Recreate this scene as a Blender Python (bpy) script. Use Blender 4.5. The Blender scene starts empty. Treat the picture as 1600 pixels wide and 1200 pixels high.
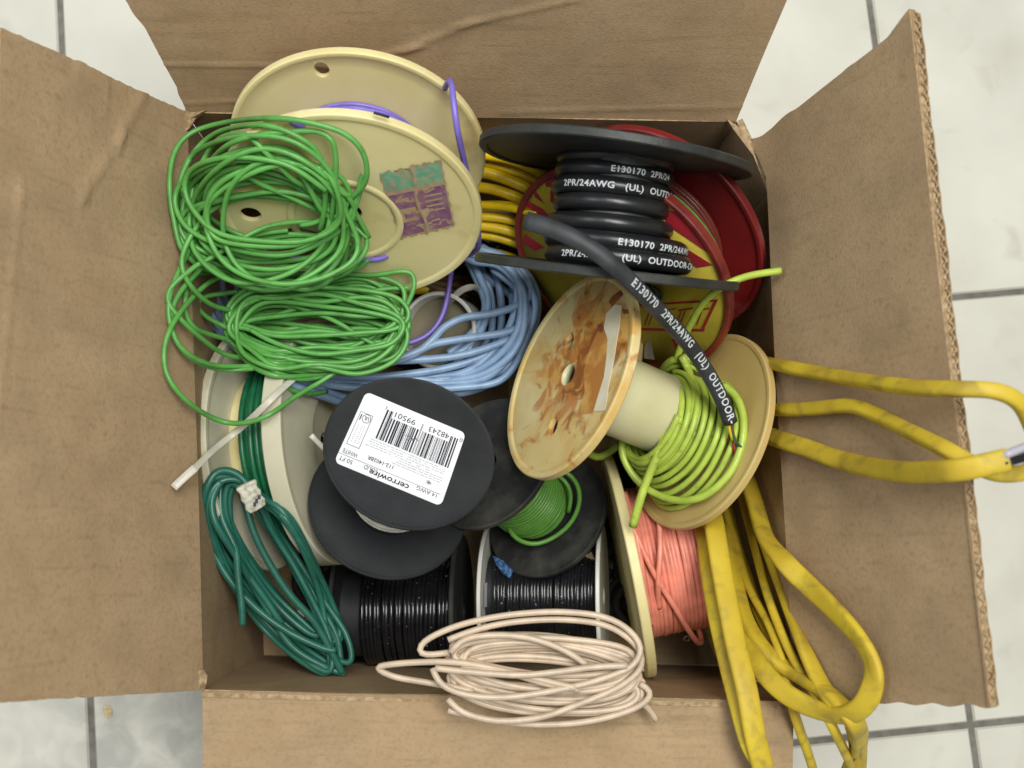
import bpy, bmesh, math, random
import numpy as np
from mathutils import Vector, Matrix
random.seed(7)
rng = np.random.RandomState(11)
D = math.radians
scene = bpy.context.scene
COL = scene.collection

# ------------------------------------------------------------------ camera
CAM_H = 0.8238; TX = 0.13335; TY = -0.0271; FPX = 1800.0
ROT = Matrix.Rotation(TX, 3, 'X') @ Matrix.Rotation(TY, 3, 'Y')
cam = bpy.data.cameras.new('camera'); camo = bpy.data.objects.new('camera', cam); COL.objects.link(camo)
camo.matrix_world = Matrix.Translation((0, 0, CAM_H)) @ ROT.to_4x4()
cam.sensor_width = 36; cam.lens = 36 * FPX / 1600; cam.clip_start = .02; cam.clip_end = 50
scene.camera = camo
cam.dof.use_dof = True; cam.dof.focus_distance = .66; cam.dof.aperture_fstop = 9.0

# ------------------------------------------------------------------ world + lamps
world = bpy.data.worlds.new('World'); scene.world = world; world.use_nodes = True
bg = world.node_tree.nodes['Background']; bg.inputs[0].default_value = (.93, .97, 1, 1); bg.inputs[1].default_value = .26
def area(name, loc, target, sx, sy, power, col):
    l = bpy.data.lights.new(name, 'AREA'); l.shape = 'RECTANGLE'; l.size = sx; l.size_y = sy; l.energy = power; l.color = col
    o = bpy.data.objects.new(name, l); COL.objects.link(o); o.location = loc
    o.rotation_euler = (Vector(target) - Vector(loc)).to_track_quat('-Z', 'Y').to_euler()
area('ceiling_lamp', (.24, .26, 1.95), (0, .08, .1), 1.1, .5, 31, (1, .98, .915))
area('fill_light', (-1.3, .5, 1.8), (0, .08, .1), 1.0, .6, 8, (.92, .97, 1))  # added soft fill from the left, stands for no actual lamp
vs = scene.view_settings; vs.view_transform = 'Standard'; vs.look = 'None'; vs.exposure = .16; vs.gamma = 1
try: vs.use_curve_mapping = False
except Exception: pass

# ------------------------------------------------------------------ helpers
C0 = Vector((0, 0, CAM_H))
def ray(x, y): return ROT @ Vector(((x - 800) / FPX, -(y - 600) / FPX, -1.0))
def P(x, y, z):                      # point of the photograph at its own real height (cm)
    d = ray(x, y); return C0 + d * ((z * .01 - CAM_H) / d.z)
def onplane(x, y, c, n):
    d = ray(x, y); return C0 + d * ((c - C0).dot(n) / d.dot(n))
def nrm(t, a): t = D(t); a = D(a); return Vector((math.sin(t) * math.cos(a), math.sin(t) * math.sin(a), math.cos(t)))

def empty(name, loc):
    o = bpy.data.objects.new(name, None); o.location = loc; o.empty_display_size = .02; COL.objects.link(o); return o
def tag(o, label=None, cat=None, group=None, kind=None):
    if label: o['label'] = label
    if cat: o['category'] = cat
    if group: o['group'] = group
    if kind: o['kind'] = kind
    return o
def worldloc(o):
    v = Vector(o.location)
    while o.parent: o = o.parent; v += Vector(o.location)
    return v
class MB:                            # mesh collector in world coordinates
    def __init__(s): s.v = []; s.f = []; s.m = []; s.sm = []
    def add(s, vs, fs, mi=0, smooth=True):
        b = len(s.v); s.v += [tuple(v) for v in vs]
        for f in fs: s.f.append([i + b for i in f]); s.m.append(mi); s.sm.append(smooth)
        return s
    def build(s, name, mats, parent=None, base=None):
        if not isinstance(mats, (list, tuple)): mats = [mats]
        if parent is not None: off = worldloc(parent); loc = Vector((0, 0, 0))
        else:
            a = np.array(s.v); off = Vector((a[:, 0].mean(), a[:, 1].mean(), a[:, 2].min())) if base is None else Vector(base); loc = off
        me = bpy.data.meshes.new(name)
        me.from_pydata([(v[0] - off.x, v[1] - off.y, v[2] - off.z) for v in s.v], [], s.f)
        for m in mats: me.materials.append(m)
        me.polygons.foreach_set('material_index', s.m); me.polygons.foreach_set('use_smooth', s.sm)
        me.update()
        o = bpy.data.objects.new(name, me); o.location = loc; COL.objects.link(o)
        if parent is not None: o.parent = parent
        return o
def catmull(pts, step=.003, closed=False):
    p = np.array([tuple(q) for q in pts], float); n = len(p); out = []
    rngi = range(n if closed else n - 1)
    for i in rngi:
        g = (lambda k: p[k % n]) if closed else (lambda k: p[min(max(k, 0), n - 1)])
        a, b, c, d = g(i - 1), g(i), g(i + 1), g(i + 2)
        L = np.linalg.norm(c - b); m = max(2, int(L / step))
        for k in range(m):
            t = k / m
            out.append(.5 * ((2 * b) + (-a + c) * t + (2 * a - 5 * b + 4 * c - d) * t * t + (-a + 3 * b - 3 * c + d) * t ** 3))
    if not closed: out.append(p[-1])
    return np.array(out)
def smooth(p, it=2):
    for _ in range(it):
        q = p.copy(); q[1:-1] = (p[:-2] + 2 * p[1:-1] + p[2:]) / 4; p = q
    return p
def tube(mb, p, r, sides=8, mi=0, h=None, up=None, power=1.0, closed=False):
    """sweep along p; r half width, h half height (flat cable) measured along up; up: vector or list"""
    p = np.asarray(p, float); n = len(p)
    t = np.gradient(p, axis=0); t /= np.linalg.norm(t, axis=1)[:, None] + 1e-12
    V = []
    N = None
    for i in range(n):
        if up is not None:
            u = np.array(up if np.ndim(up) == 1 else up[i], float)
            N_ = u - t[i] * np.dot(u, t[i])
            if np.linalg.norm(N_) < 1e-4: N_ = N if N is not None else np.array([1, 0, 0])
            N = N_ / np.linalg.norm(N_)
        else:
            if N is None:
                a = np.array([0, 0, 1.]) if abs(t[i][2]) < .9 else np.array([1., 0, 0]); N = a
            N = N - t[i] * np.dot(N, t[i]); N /= np.linalg.norm(N) + 1e-12
        B = np.cross(t[i], N)
        rr = r[i] if np.ndim(r) else r; hh = rr if h is None else (h[i] if np.ndim(h) else h)
        for k in range(sides):
            a = 2 * math.pi * k / sides; ca, sa = math.cos(a), math.sin(a)
            if power != 1: ca = math.copysign(abs(ca) ** power, ca); sa = math.copysign(abs(sa) ** power, sa)
            V.append(p[i] + B * rr * ca + N * hh * sa)
    F = []
    for i in range(n - 1):
        for k in range(sides):
            k2 = (k + 1) % sides
            F.append([i * sides + k, i * sides + k2, (i + 1) * sides + k2, (i + 1) * sides + k])
    F.append(list(range(sides))[::-1]); F.append([(n - 1) * sides + k for k in range(sides)])
    mb.add(V, F, mi)
def W(pts, z0=None, z1=None):        # list of (x,y[,z]) in photo pixels -> world points
    n = len(pts); out = []
    for i, q in enumerate(pts):
        z = q[2] if len(q) > 2 else z0 + (z1 - z0) * i / (n - 1)
        out.append(P(q[0], q[1], z))
    return out
def strand(mb, pts, r, z0=None, z1=None, mi=0, sides=8, **k):
    p = smooth(catmull(W(pts, z0, z1)), 3); tube(mb, p, r, sides, mi, **k); return p
LIFT = []                            # surfaces that wires lie on: (name, fn(x, y) -> lowest height in cm or None)
def disc_lift(name, c, n, R):
    def f(x, y):
        h = onplane(x, y, c, n); return h.z * 100 if (h - c).length < R * 1.04 else None
    LIFT.append((name, f))
def quad_lift(name, o, a, b):
    n = a.cross(b).normalized()
    def f(x, y):
        h = onplane(x, y, o, n) - o; A = a.dot(a); B = b.dot(b); C_ = a.dot(b); p_, q_ = h.dot(a), h.dot(b); det = A * B - C_ * C_
        u = (p_ * B - q_ * C_) / det; v = (q_ * A - p_ * C_) / det
        return (h.z + o.z) * 100 if -.05 < u < 1.05 and (.075 if name == 'flap' else 0) < v < 1.0 else None
    LIFT.append((name, f))
def LF(pts, names, gap=.45, z0=None, z1=None, k=3):
    n = len(pts)
    q3 = [(q[0], q[1], q[2] if len(q) > 2 else z0 + (z1 - z0) * i / (n - 1)) for i, q in enumerate(pts)]
    d = catmull(q3, 9.0); z = d[:, 2].copy(); fs = [f for nm, f in LIFT if nm in names]
    for i in range(len(d)):
        for f in fs:
            m = f(d[i, 0], d[i, 1])
            if m is not None: z[i] = max(z[i], m + gap)
    zp = np.pad(z, k, mode='edge'); z = np.max([zp[j:j + len(z)] for j in range(2 * k + 1)], axis=0)
    for _ in range(14 if k > 1 else 5): z[1:-1] = (z[:-2] + z[1:-1] * 2 + z[2:]) / 4
    return [(a[0], a[1], b) for a, b in zip(d, z)]
def bundle(mb, ctrl, turns, r, jx, jz, mi=0, grow=0, sides=8, wob=.35, tail=0, lift=None):
    """one wire wound round a closed control loop; ctrl = (x,y,z) pixels + cm"""
    n = len(ctrl); pts = []; cx = sum(c[0] for c in ctrl) / n; cy = sum(c[1] for c in ctrl) / n
    for t in range(turns):
        s = 1 + rng.uniform(-grow, grow); ox, oy = rng.uniform(-1, 1, 2) * jx; oz = rng.uniform(-1, 1) * jz
        s2 = 1 + rng.uniform(-grow, grow); sk = rng.uniform(-wob, wob) * .3
        for i, c in enumerate(ctrl):
            a = (i + t * n) / n
            dx, dy = c[0] - cx, c[1] - cy
            x = cx + dx * s + dy * sk + ox + rng.uniform(-1, 1) * jx * wob
            y = cy + dy * s2 + oy + rng.uniform(-1, 1) * jx * wob
            pts.append((x, y, c[2] + oz + rng.uniform(-1, 1) * jz * .5))
    if tail: pts = pts[:-tail]
    if lift: pts = LF(pts, lift, .3)
    p = smooth(catmull(W(pts)), 8); tube(mb, p, r, sides, mi)
def frame(n):
    n = Vector(n).normalized(); e = Vector((1, 0, 0)) if abs(n.x) < .8 else Vector((0, 1, 0))
    e1 = (e - n * e.dot(n)).normalized(); return e1, n.cross(e1), n
def lathe(mb, c, n, prof, seg=72, mi=0, smooth_=True, closed=True, wob=None):
    """prof: list of (radius, height along n)"""
    e1, e2, n = frame(n); V = []; m = len(prof)
    for s in range(seg):
        a = 2 * math.pi * s / seg; d = e1 * math.cos(a) + e2 * math.sin(a)
        w = wob(a) if wob else 0
        for (r, h) in prof: V.append(Vector(c) + d * r + n * (h + w * (r / .06) ** 2))
    F = []
    for s in range(seg):
        s2 = (s + 1) % seg
        for k in range(m if closed else m - 1):
            k2 = (k + 1) % m
            F.append([s * m + k, s2 * m + k, s2 * m + k2, s * m + k2])
    mb.add(V, F, mi, smooth_)
def autosmooth(o, ang=35):
    me = o.data
    try: me.set_sharp_from_angle(angle=D(ang))
    except Exception: pass
def flange(name, parent, c, n, R, t, mats, hole=.008, lip=.0, rim=.003, step=None, wob=None):
    """disc centred on the plane c; lip = thicker rim; step = (radius, height) recess"""
    b = min(t * .35, .0007); mb = MB(); h = t / 2; L = h + lip
    top = [(hole, h), ]
    if step: top += [(step[0] - .0008, h), (step[0], h + step[1])]; h1 = h + step[1]
    else: h1 = h
    Lt = h1 + lip
    ra = step[0] if step else hole; rb = R - rim - .001
    prof = top + [(ra + (rb - ra) * k / 9, h1) for k in range(1, 9)] + [(R - rim - .001, h1), (R - rim, Lt - b * .3), (R - rim + b, Lt), (R - b, Lt), (R, Lt - b), (R, -L + b), (R - b, -L), (R - rim, -L), (R - rim - .001, -h)] + [(rb + (hole - rb) * k / 9, -h) for k in range(1, 9)] + [(hole, -h)]
    lathe(mb, c, n, prof, 96, wob=wob)
    o = mb.build(name, mats, parent)
    for p_ in o.data.polygons:
        if abs(p_.normal.dot(n)) > .995: p_.use_smooth = False
    autosmooth(o, 30); return o
def punch(o, cutters):
    """cut real holes: cutters = list of (world centre, normal, rx, ry, e1)"""
    off = worldloc(o)
    for (c, n, rx, ry, e1) in cutters:
        n = n.normalized(); e1 = (e1 - n * e1.dot(n)).normalized(); e2 = n.cross(e1); V = []; N = 28
        for h in (-.012, .012):
            for k in range(N):
                a = 2 * math.pi * k / N; V.append(c + e1 * rx * math.cos(a) + e2 * ry * math.sin(a) + n * h - off)
        F = [[k, (k + 1) % N, N + (k + 1) % N, N + k] for k in range(N)] + [list(range(N))[::-1], [N + k for k in range(N)]]
        me = bpy.data.meshes.new('cut'); me.from_pydata([tuple(v) for v in V], [], F); me.update()
        co = bpy.data.objects.new('cut', me); COL.objects.link(co)
        pp = o.parent; o.parent = None; l0 = o.location.copy(); o.location = (0, 0, 0)
        m = o.modifiers.new('b', 'BOOLEAN'); m.operation = 'DIFFERENCE'; m.object = co; m.solver = 'EXACT'
        dg = bpy.context.evaluated_depsgraph_get(); nm = bpy.data.meshes.new_from_object(o.evaluated_get(dg))
        o.modifiers.clear(); old = o.data; nm.name = old.name
        if len(nm.polygons) > 10: o.data = nm
        o.parent = pp; o.location = l0
        bpy.data.objects.remove(co)
    for p_ in o.data.polygons:
        if abs(p_.normal.dot(cutters[0][1].normalized())) > .999: p_.use_smooth = False
    autosmooth(o, 40)
def winding(mb, c, n, h0, h1, rad, wr, turns, jit=0, mi=0, seg=44, sides=8, phase=0, jr=0):
    """helix round axis n from height h0 to h1 (negative = behind the front flange)"""
    e1, e2, n = frame(n); pts = []; N = int(turns * seg); ja = 0; jrr = 0
    for i in range(N + 1):
        if i % 11 == 0: tj = rng.uniform(-1, 1) * jit; tr = rng.uniform(-1, 1) * jr
        ja += (tj - ja) * .12; jrr += (tr - jrr) * .12
        t = i / N; a = 2 * math.pi * i / seg + phase
        r = (rad(t) if callable(rad) else rad) + jrr
        pts.append(Vector(c) + (e1 * math.cos(a) + e2 * math.sin(a)) * r + n * (h0 + (h1 - h0) * t + ja))
    p = np.array([tuple(q) for q in pts]); tube(mb, p, wr, sides, mi); return p
def cyl(mb, a, b, r, seg=48, mi=0):
    n = (b - a).normalized(); lathe(mb, a, n, [(r, 0), (r, (b - a).length)], seg, mi, closed=False)

FONT = {}
def text_verts(s, size, bold=0.0, extrude=0.0, spacing=1.0):
    cu = bpy.data.curves.new('t', 'FONT'); cu.body = s; cu.size = size; cu.offset = bold; cu.extrude = extrude; cu.space_character = spacing
    cu.resolution_u = 3
    o = bpy.data.objects.new('t', cu); COL.objects.link(o)
    dg = bpy.context.evaluated_depsgraph_get(); dg.update(); me = bpy.data.meshes.new_from_object(o.evaluated_get(dg))
    bm = bmesh.new(); bm.from_mesh(me); bmesh.ops.triangulate(bm, faces=bm.faces[:])
    for _ in range(3):
        es = [e for e in bm.edges if e.calc_length() > size * .16]
        if es: bmesh.ops.subdivide_edges(bm, edges=es, cuts=1); bmesh.ops.triangulate(bm, faces=bm.faces[:])
    bm.verts.ensure_lookup_table(); v = [tuple(x.co) for x in bm.verts]; f = [[q.index for q in p.verts] for p in bm.faces]; bm.free()
    bpy.data.objects.remove(o); bpy.data.curves.remove(cu); bpy.data.meshes.remove(me); return v, f
def text_on_tube(mb, path, s0, s, size, normal, r, bold=.0003, mi=0, stretch=1.0, spacing=1.1, lift=.00015):
    v, f = text_verts(s, size, bold, 0, spacing)
    # split long glyph triangles is not needed: glyphs are small against the tube
    p = np.asarray(path); seg = np.linalg.norm(np.diff(p, axis=0), axis=1); cum = np.concatenate([[0], np.cumsum(seg)])
    T = np.gradient(p, axis=0); T /= np.linalg.norm(T, axis=1)[:, None]
    V = []
    for (x, y, z) in v:
        a = s0 + x * stretch; a = min(max(a, 0), cum[-1] - 1e-6)
        q = np.array([np.interp(a, cum, p[:, k]) for k in range(3)]); t = np.array([np.interp(a, cum, T[:, k]) for k in range(3)]); t /= np.linalg.norm(t)
        N = np.array(normal); N = N - t * np.dot(N, t); N /= np.linalg.norm(N); B = np.cross(N, t)
        ang = (y - size * .35) / r
        V.append(q + (N * math.cos(ang) + B * math.sin(ang)) * (r + lift))
    mb.add(V, f, mi, False)

# ------------------------------------------------------------------ materials
def srgb(r, g, b):
    f = lambda c: ((c / 255 + .055) / 1.055) ** 2.4 if c > 10 else c / 255 / 12.92
    return (f(r), f(g), f(b), 1)
def mat(name, col, rough=.5, col2=None, nscale=60, detail=4, bump=0, bscale=300, spec=.5, sss=0, ramp=(.35, .65), coat=0, metal=0, stretch=None):
    m = bpy.data.materials.new(name); m.use_nodes = True; nt = m.node_tree; bs = nt.nodes['Principled BSDF']
    bs.inputs['Base Color'].default_value = col; bs.inputs['Roughness'].default_value = rough
    bs.inputs['Specular IOR Level'].default_value = spec; bs.inputs['Metallic'].default_value = metal
    if sss:
        bs.inputs['Subsurface Weight'].default_value = sss; bs.inputs['Subsurface Radius'].default_value = (1, .8, .4); bs.inputs['Subsurface Scale'].default_value = .012
    tc = nt.nodes.new('ShaderNodeTexCoord'); src = tc.outputs['Object']
    if stretch:
        mp = nt.nodes.new('ShaderNodeMapping'); mp.inputs['Scale'].default_value = stretch; nt.links.new(src, mp.inputs[0]); src = mp.outputs[0]
    if col2 is not None:
        nz = nt.nodes.new('ShaderNodeTexNoise'); nz.inputs['Scale'].default_value = nscale; nz.inputs['Detail'].default_value = detail; nt.links.new(src, nz.inputs['Vector'])
        rp = nt.nodes.new('ShaderNodeValToRGB'); rp.color_ramp.elements[0].position = ramp[0]; rp.color_ramp.elements[1].position = ramp[1]
        rp.color_ramp.elements[0].color = col; rp.color_ramp.elements[1].color = col2
        nt.links.new(nz.outputs['Fac'], rp.inputs[0]); nt.links.new(rp.outputs[0], bs.inputs['Base Color'])
    if bump:
        nb = nt.nodes.new('ShaderNodeTexNoise'); nb.inputs['Scale'].default_value = bscale; nb.inputs['Detail'].default_value = 3; nt.links.new(src, nb.inputs['Vector'])
        bp = nt.nodes.new('ShaderNodeBump'); bp.inputs['Strength'].default_value = bump; bp.inputs['Distance'].default_value = .0006
        nt.links.new(nb.outputs['Fac'], bp.inputs['Height']); nt.links.new(bp.outputs[0], bs.inputs['Normal'])
    return m
def mix_layer(m, fac_out, col):
    nt = m.node_tree; bs = nt.nodes['Principled BSDF']; inp = bs.inputs['Base Color']
    mx = nt.nodes.new('ShaderNodeMix'); mx.data_type = 'RGBA'
    if inp.links: nt.links.new(inp.links[0].from_socket, mx.inputs[6])
    else: mx.inputs[6].default_value = inp.default_value
    mx.inputs[7].default_value = col; nt.links.new(fac_out, mx.inputs[0]); nt.links.new(mx.outputs[2], inp)
def noise_mask(m, scale, lo, hi, detail=5, stretch=None, dist=0):
    nt = m.node_tree; tc = nt.nodes.new('ShaderNodeTexCoord'); src = tc.outputs['Object']
    if stretch:
        mp = nt.nodes.new('ShaderNodeMapping'); mp.inputs['Scale'].default_value = stretch; nt.links.new(src, mp.inputs[0]); src = mp.outputs[0]
    nz = nt.nodes.new('ShaderNodeTexNoise'); nz.inputs['Scale'].default_value = scale; nz.inputs['Detail'].default_value = detail; nz.inputs['Distortion'].default_value = dist
    nt.links.new(src, nz.inputs['Vector'])
    mr = nt.nodes.new('ShaderNodeMapRange'); mr.inputs[1].default_value = lo; mr.inputs[2].default_value = hi; nt.links.new(nz.outputs['Fac'], mr.inputs[0])
    return mr.outputs[0]
def wiremat(name, col, dirt=(.10, .09, .07, 1), amt=.5, rough=.38, bump=.15, hi=.78, spec=.5):
    m = mat(name, col, rough, tuple(c * .78 for c in col[:3]) + (1,), 90, bump=bump, bscale=500, spec=spec)
    mix_layer(m, noise_mask(m, 160, .60, hi + .25), dirt)
    return m

kraft = mat('kraft_cardboard', srgb(176, 151, 119), .92, srgb(165, 140, 108), 38, 8, bump=.35, bscale=900, spec=.15, ramp=(.3, .7))
mix_layer(kraft, noise_mask(kraft, 26, .50, .80, 6, (1, 1, 1), .3), srgb(150, 130, 102))
mix_layer(kraft, noise_mask(kraft, 90, .56, .95, 3, (.25, 3, 3)), srgb(140, 120, 92))
mix_layer(kraft, noise_mask(kraft, 420, .48, 1.1, 3), srgb(140, 118, 88))
def flute_lines(m):
    nt = m.node_tree; tc = nt.nodes.new('ShaderNodeTexCoord'); wv = nt.nodes.new('ShaderNodeTexWave'); wv.wave_type = 'BANDS'; wv.bands_direction = 'Y'
    wv.inputs['Scale'].default_value = 22; wv.inputs['Distortion'].default_value = .15; wv.inputs['Detail'].default_value = 1; nt.links.new(tc.outputs['Object'], wv.inputs['Vector'])
    mr = nt.nodes.new('ShaderNodeMapRange'); mr.inputs[1].default_value = .90; mr.inputs[2].default_value = 1.0; nt.links.new(wv.outputs['Fac'], mr.inputs[0])
    nm = noise_mask(m, 60, .45, .70, 3, (1, 3, 1)); mu = nt.nodes.new('ShaderNodeMath'); mu.operation = 'MULTIPLY'; nt.links.new(mr.outputs[0], mu.inputs[0]); nt.links.new(nm, mu.inputs[1])
    m3 = nt.nodes.new('ShaderNodeMath'); m3.operation = 'MULTIPLY'; m3.inputs[1].default_value = .2; nt.links.new(mu.outputs[0], m3.inputs[0]); mix_layer(m, m3.outputs[0], srgb(112, 92, 66))
flute_lines(kraft)
kraft_edge = mat('cardboard_torn_edge', srgb(180, 158, 126), .95, srgb(142, 120, 90), 300, spec=.1, bump=.5, bscale=600)
tilem = mat('ceramic_tile', srgb(216, 215, 203), .42, srgb(204, 202, 190), 14, 8, bump=.12, bscale=120, ramp=(.35, .7), spec=.4)
mix_layer(tilem, noise_mask(tilem, 30, .60, .80, 8, None, .6), srgb(196, 192, 180))
mix_layer(tilem, noise_mask(tilem, 9, .58, 1.0, 6), srgb(176, 172, 158))
def tile_patch():  # grey mottling that also paints the lower-left shade into the tile colour
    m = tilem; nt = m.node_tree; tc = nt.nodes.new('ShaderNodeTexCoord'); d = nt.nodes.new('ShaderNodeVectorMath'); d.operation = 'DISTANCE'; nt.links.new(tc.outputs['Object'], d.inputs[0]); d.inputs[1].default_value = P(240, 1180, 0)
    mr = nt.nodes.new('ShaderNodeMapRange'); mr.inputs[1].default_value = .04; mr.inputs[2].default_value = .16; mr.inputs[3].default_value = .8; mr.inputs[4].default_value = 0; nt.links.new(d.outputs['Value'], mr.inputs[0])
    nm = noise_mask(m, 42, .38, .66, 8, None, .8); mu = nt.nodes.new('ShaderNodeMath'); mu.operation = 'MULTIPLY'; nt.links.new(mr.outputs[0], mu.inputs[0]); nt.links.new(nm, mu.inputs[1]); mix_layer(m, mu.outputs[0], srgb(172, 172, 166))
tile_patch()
grout = mat('grout', srgb(126, 123, 116), .95, srgb(104, 101, 94), 120, bump=.5)
cream = mat('aged_cream_plastic', srgb(234, 221, 168), .42, srgb(222, 207, 146), 16, 5, bump=.06, bscale=60, sss=.35, spec=.45)
mix_layer(cream, noise_mask(cream, 26, .60, .85, 7), srgb(160, 128, 72))
cream_rust = mat('rust_stained_plastic', srgb(222, 206, 154), .45, srgb(208, 180, 112), 26, 6, bump=.1, bscale=80, sss=.1)
def rust_layers(centre):
    m = cream_rust; nt = m.node_tree; tc = nt.nodes.new('ShaderNodeTexCoord')
    d = nt.nodes.new('ShaderNodeVectorMath'); d.operation = 'DISTANCE'; nt.links.new(tc.outputs['Object'], d.inputs[0]); d.inputs[1].default_value = centre
    mr = nt.nodes.new('ShaderNodeMapRange'); mr.inputs[1].default_value = .012; mr.inputs[2].default_value = .060; mr.inputs[3].default_value = .19; mr.inputs[4].default_value = -.09; nt.links.new(d.outputs['Value'], mr.inputs[0])
    for sc, lo, hi, col, dist in ((30, .44, .60, srgb(206, 150, 62), 1.2), (46, .52, .64, srgb(180, 106, 36), 1.6), (80, .60, .72, srgb(120, 62, 26), 1.0)):
        nz = nt.nodes.new('ShaderNodeTexNoise'); nz.inputs['Scale'].default_value = sc; nz.inputs['Detail'].default_value = 7; nz.inputs['Distortion'].default_value = dist; nt.links.new(tc.outputs['Object'], nz.inputs['Vector'])
        ad = nt.nodes.new('ShaderNodeMath'); ad.operation = 'ADD'; nt.links.new(nz.outputs['Fac'], ad.inputs[0]); nt.links.new(mr.outputs[0], ad.inputs[1])
        m2 = nt.nodes.new('ShaderNodeMapRange'); m2.inputs[1].default_value = lo; m2.inputs[2].default_value = hi; m2.inputs[4].default_value = .72; nt.links.new(ad.outputs[0], m2.inputs[0])
        mix_layer(m, m2.outputs[0], col)
cream_dark = mat('tan_plastic', srgb(196, 172, 112), .45, srgb(180, 152, 92), 14, 5, bump=.05, bscale=60, sss=.1)
grey_plastic = mat('milky_grey_plastic', srgb(206, 203, 180), .45, srgb(190, 186, 160), 14, 5, bump=.05, sss=.15)
white_plastic = mat('white_plastic', srgb(226, 226, 220), .4, srgb(208, 208, 200), 30, bump=.05)
core_plastic = mat('core_plastic', srgb(216, 214, 176), .4, srgb(200, 196, 150), 20, 5, sss=.15)
black_plastic = mat('black_plastic', srgb(32, 34, 38), .55, srgb(40, 42, 45), 60, bump=.25, bscale=1200, spec=.4)
dusty_black = mat('dusty_black_plastic', srgb(36, 37, 38), .75, srgb(74, 74, 68), 40, 10, bump=.35, bscale=700, spec=.3, ramp=(.46, .72))
dark_plastic = mat('worn_black_plastic', srgb(34, 37, 38), .5, srgb(56, 58, 54), 50, 6, bump=.3, bscale=400, spec=.45)
black_cable = mat('black_cable', srgb(25, 26, 29), .34, srgb(36, 38, 40), 60, bump=.15, bscale=300, spec=.55)
black_cable2 = mat('scuffed_cable', srgb(36, 38, 41), .55, srgb(56, 60, 64), 80, bump=.2, bscale=300, spec=.5)
black_wire = mat('glossy_black_wire', srgb(18, 18, 22), .17, srgb(30, 30, 34), 90, spec=.6)
mix_layer(black_wire, noise_mask(black_wire, 420, .70, .76, 2), srgb(150, 150, 158))
print_white = mat('white_print', srgb(206, 212, 216), .6)
green_w = wiremat('green_wire', srgb(96, 168, 80), srgb(60, 98, 36), hi=.7)
lime_w = wiremat('lime_wire', srgb(182, 206, 84), srgb(104, 124, 44), hi=.66)
lgreen_w = wiremat('grass_green_wire', srgb(98, 154, 64), srgb(56, 92, 30))
dgreen_w = wiremat('dark_green_wire', srgb(26, 106, 68), srgb(30, 62, 50))
teal_w = wiremat('teal_green_wire', srgb(42, 106, 90), srgb(30, 66, 58))
blue_w = wiremat('light_blue_wire', srgb(144, 174, 210), srgb(84, 104, 140), hi=.75)
violet_w = wiremat('violet_wire', srgb(130, 114, 206), srgb(70, 60, 130))
pink_w = wiremat('salmon_wire', srgb(240, 150, 128), srgb(180, 84, 68), hi=.75)
beige_w = wiremat('blush_beige_wire', srgb(210, 190, 166), srgb(168, 140, 116), hi=.8)
maroon_w = wiremat('maroon_wire', srgb(118, 52, 44), srgb(60, 30, 26))
white_w = wiremat('white_wire', srgb(222, 220, 206), srgb(170, 164, 140), hi=.8)
yellow_r = wiremat('yellow_round_cable', srgb(238, 204, 20), srgb(150, 120, 20), hi=.8)
yellow_f = mat('yellow_flat_cable', srgb(206, 182, 48), .55, srgb(188, 160, 46), 30, 6, bump=.12, bscale=300, spec=.45)
mix_layer(yellow_f, noise_mask(yellow_f, 70, .50, .72, 9, None, .8), srgb(158, 136, 54))
mix_layer(yellow_f, noise_mask(yellow_f, 240, .68, .84, 5), srgb(120, 104, 48))
red_metal = mat('red_painted_steel', srgb(128, 28, 28), .42, srgb(104, 26, 26), 24, 6, bump=.1, spec=.5)
mix_layer(red_metal, noise_mask(red_metal, 34, .58, .78, 8), srgb(146, 74, 66))
red_rim = mat('rust_red_rim', srgb(142, 58, 42), .5, srgb(98, 28, 28), 40, 6, bump=.2)
yel_label = mat('yellow_printed_label', srgb(188, 172, 50), .6, srgb(158, 144, 48), 34, 7, bump=.1)
mix_layer(yel_label, noise_mask(yel_label, 60, .60, .8, 6), srgb(150, 128, 70))
red_ink = mat('red_ink', srgb(176, 34, 46), .6, srgb(150, 42, 50), 60)
paper = mat('label_paper', srgb(236, 238, 242), .55, srgb(226, 228, 232), 40)
ink = mat('label_ink', srgb(26, 30, 52), .6)
ink_soft = mat('fine_print_ink', srgb(168, 172, 182), .7)
smudge = mat('smudge', srgb(120, 122, 120), .8)
copper = mat('bare_copper', srgb(170, 92, 60), .3, metal=1)
tie_m = mat('nylon_tie', srgb(212, 208, 192), .4, srgb(196, 190, 170), 60, sss=.2)
orange_m = mat('orange_plastic', srgb(232, 96, 52), .45)
blue_m = mat('blue_tag', srgb(34, 74, 128), .5, srgb(84, 120, 160), 400, ramp=(.48, .56))
dark_void = mat('dark_rubber', srgb(28, 27, 26), .8, srgb(44, 40, 36), 50)
tag_paper = mat('worn_tag_paper', srgb(206, 206, 190), .7, srgb(176, 172, 150), 300, ramp=(.5, .6))
brown_tag = mat('brown_cable', srgb(112, 84, 58), .7, srgb(84, 62, 44), 80)

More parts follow.
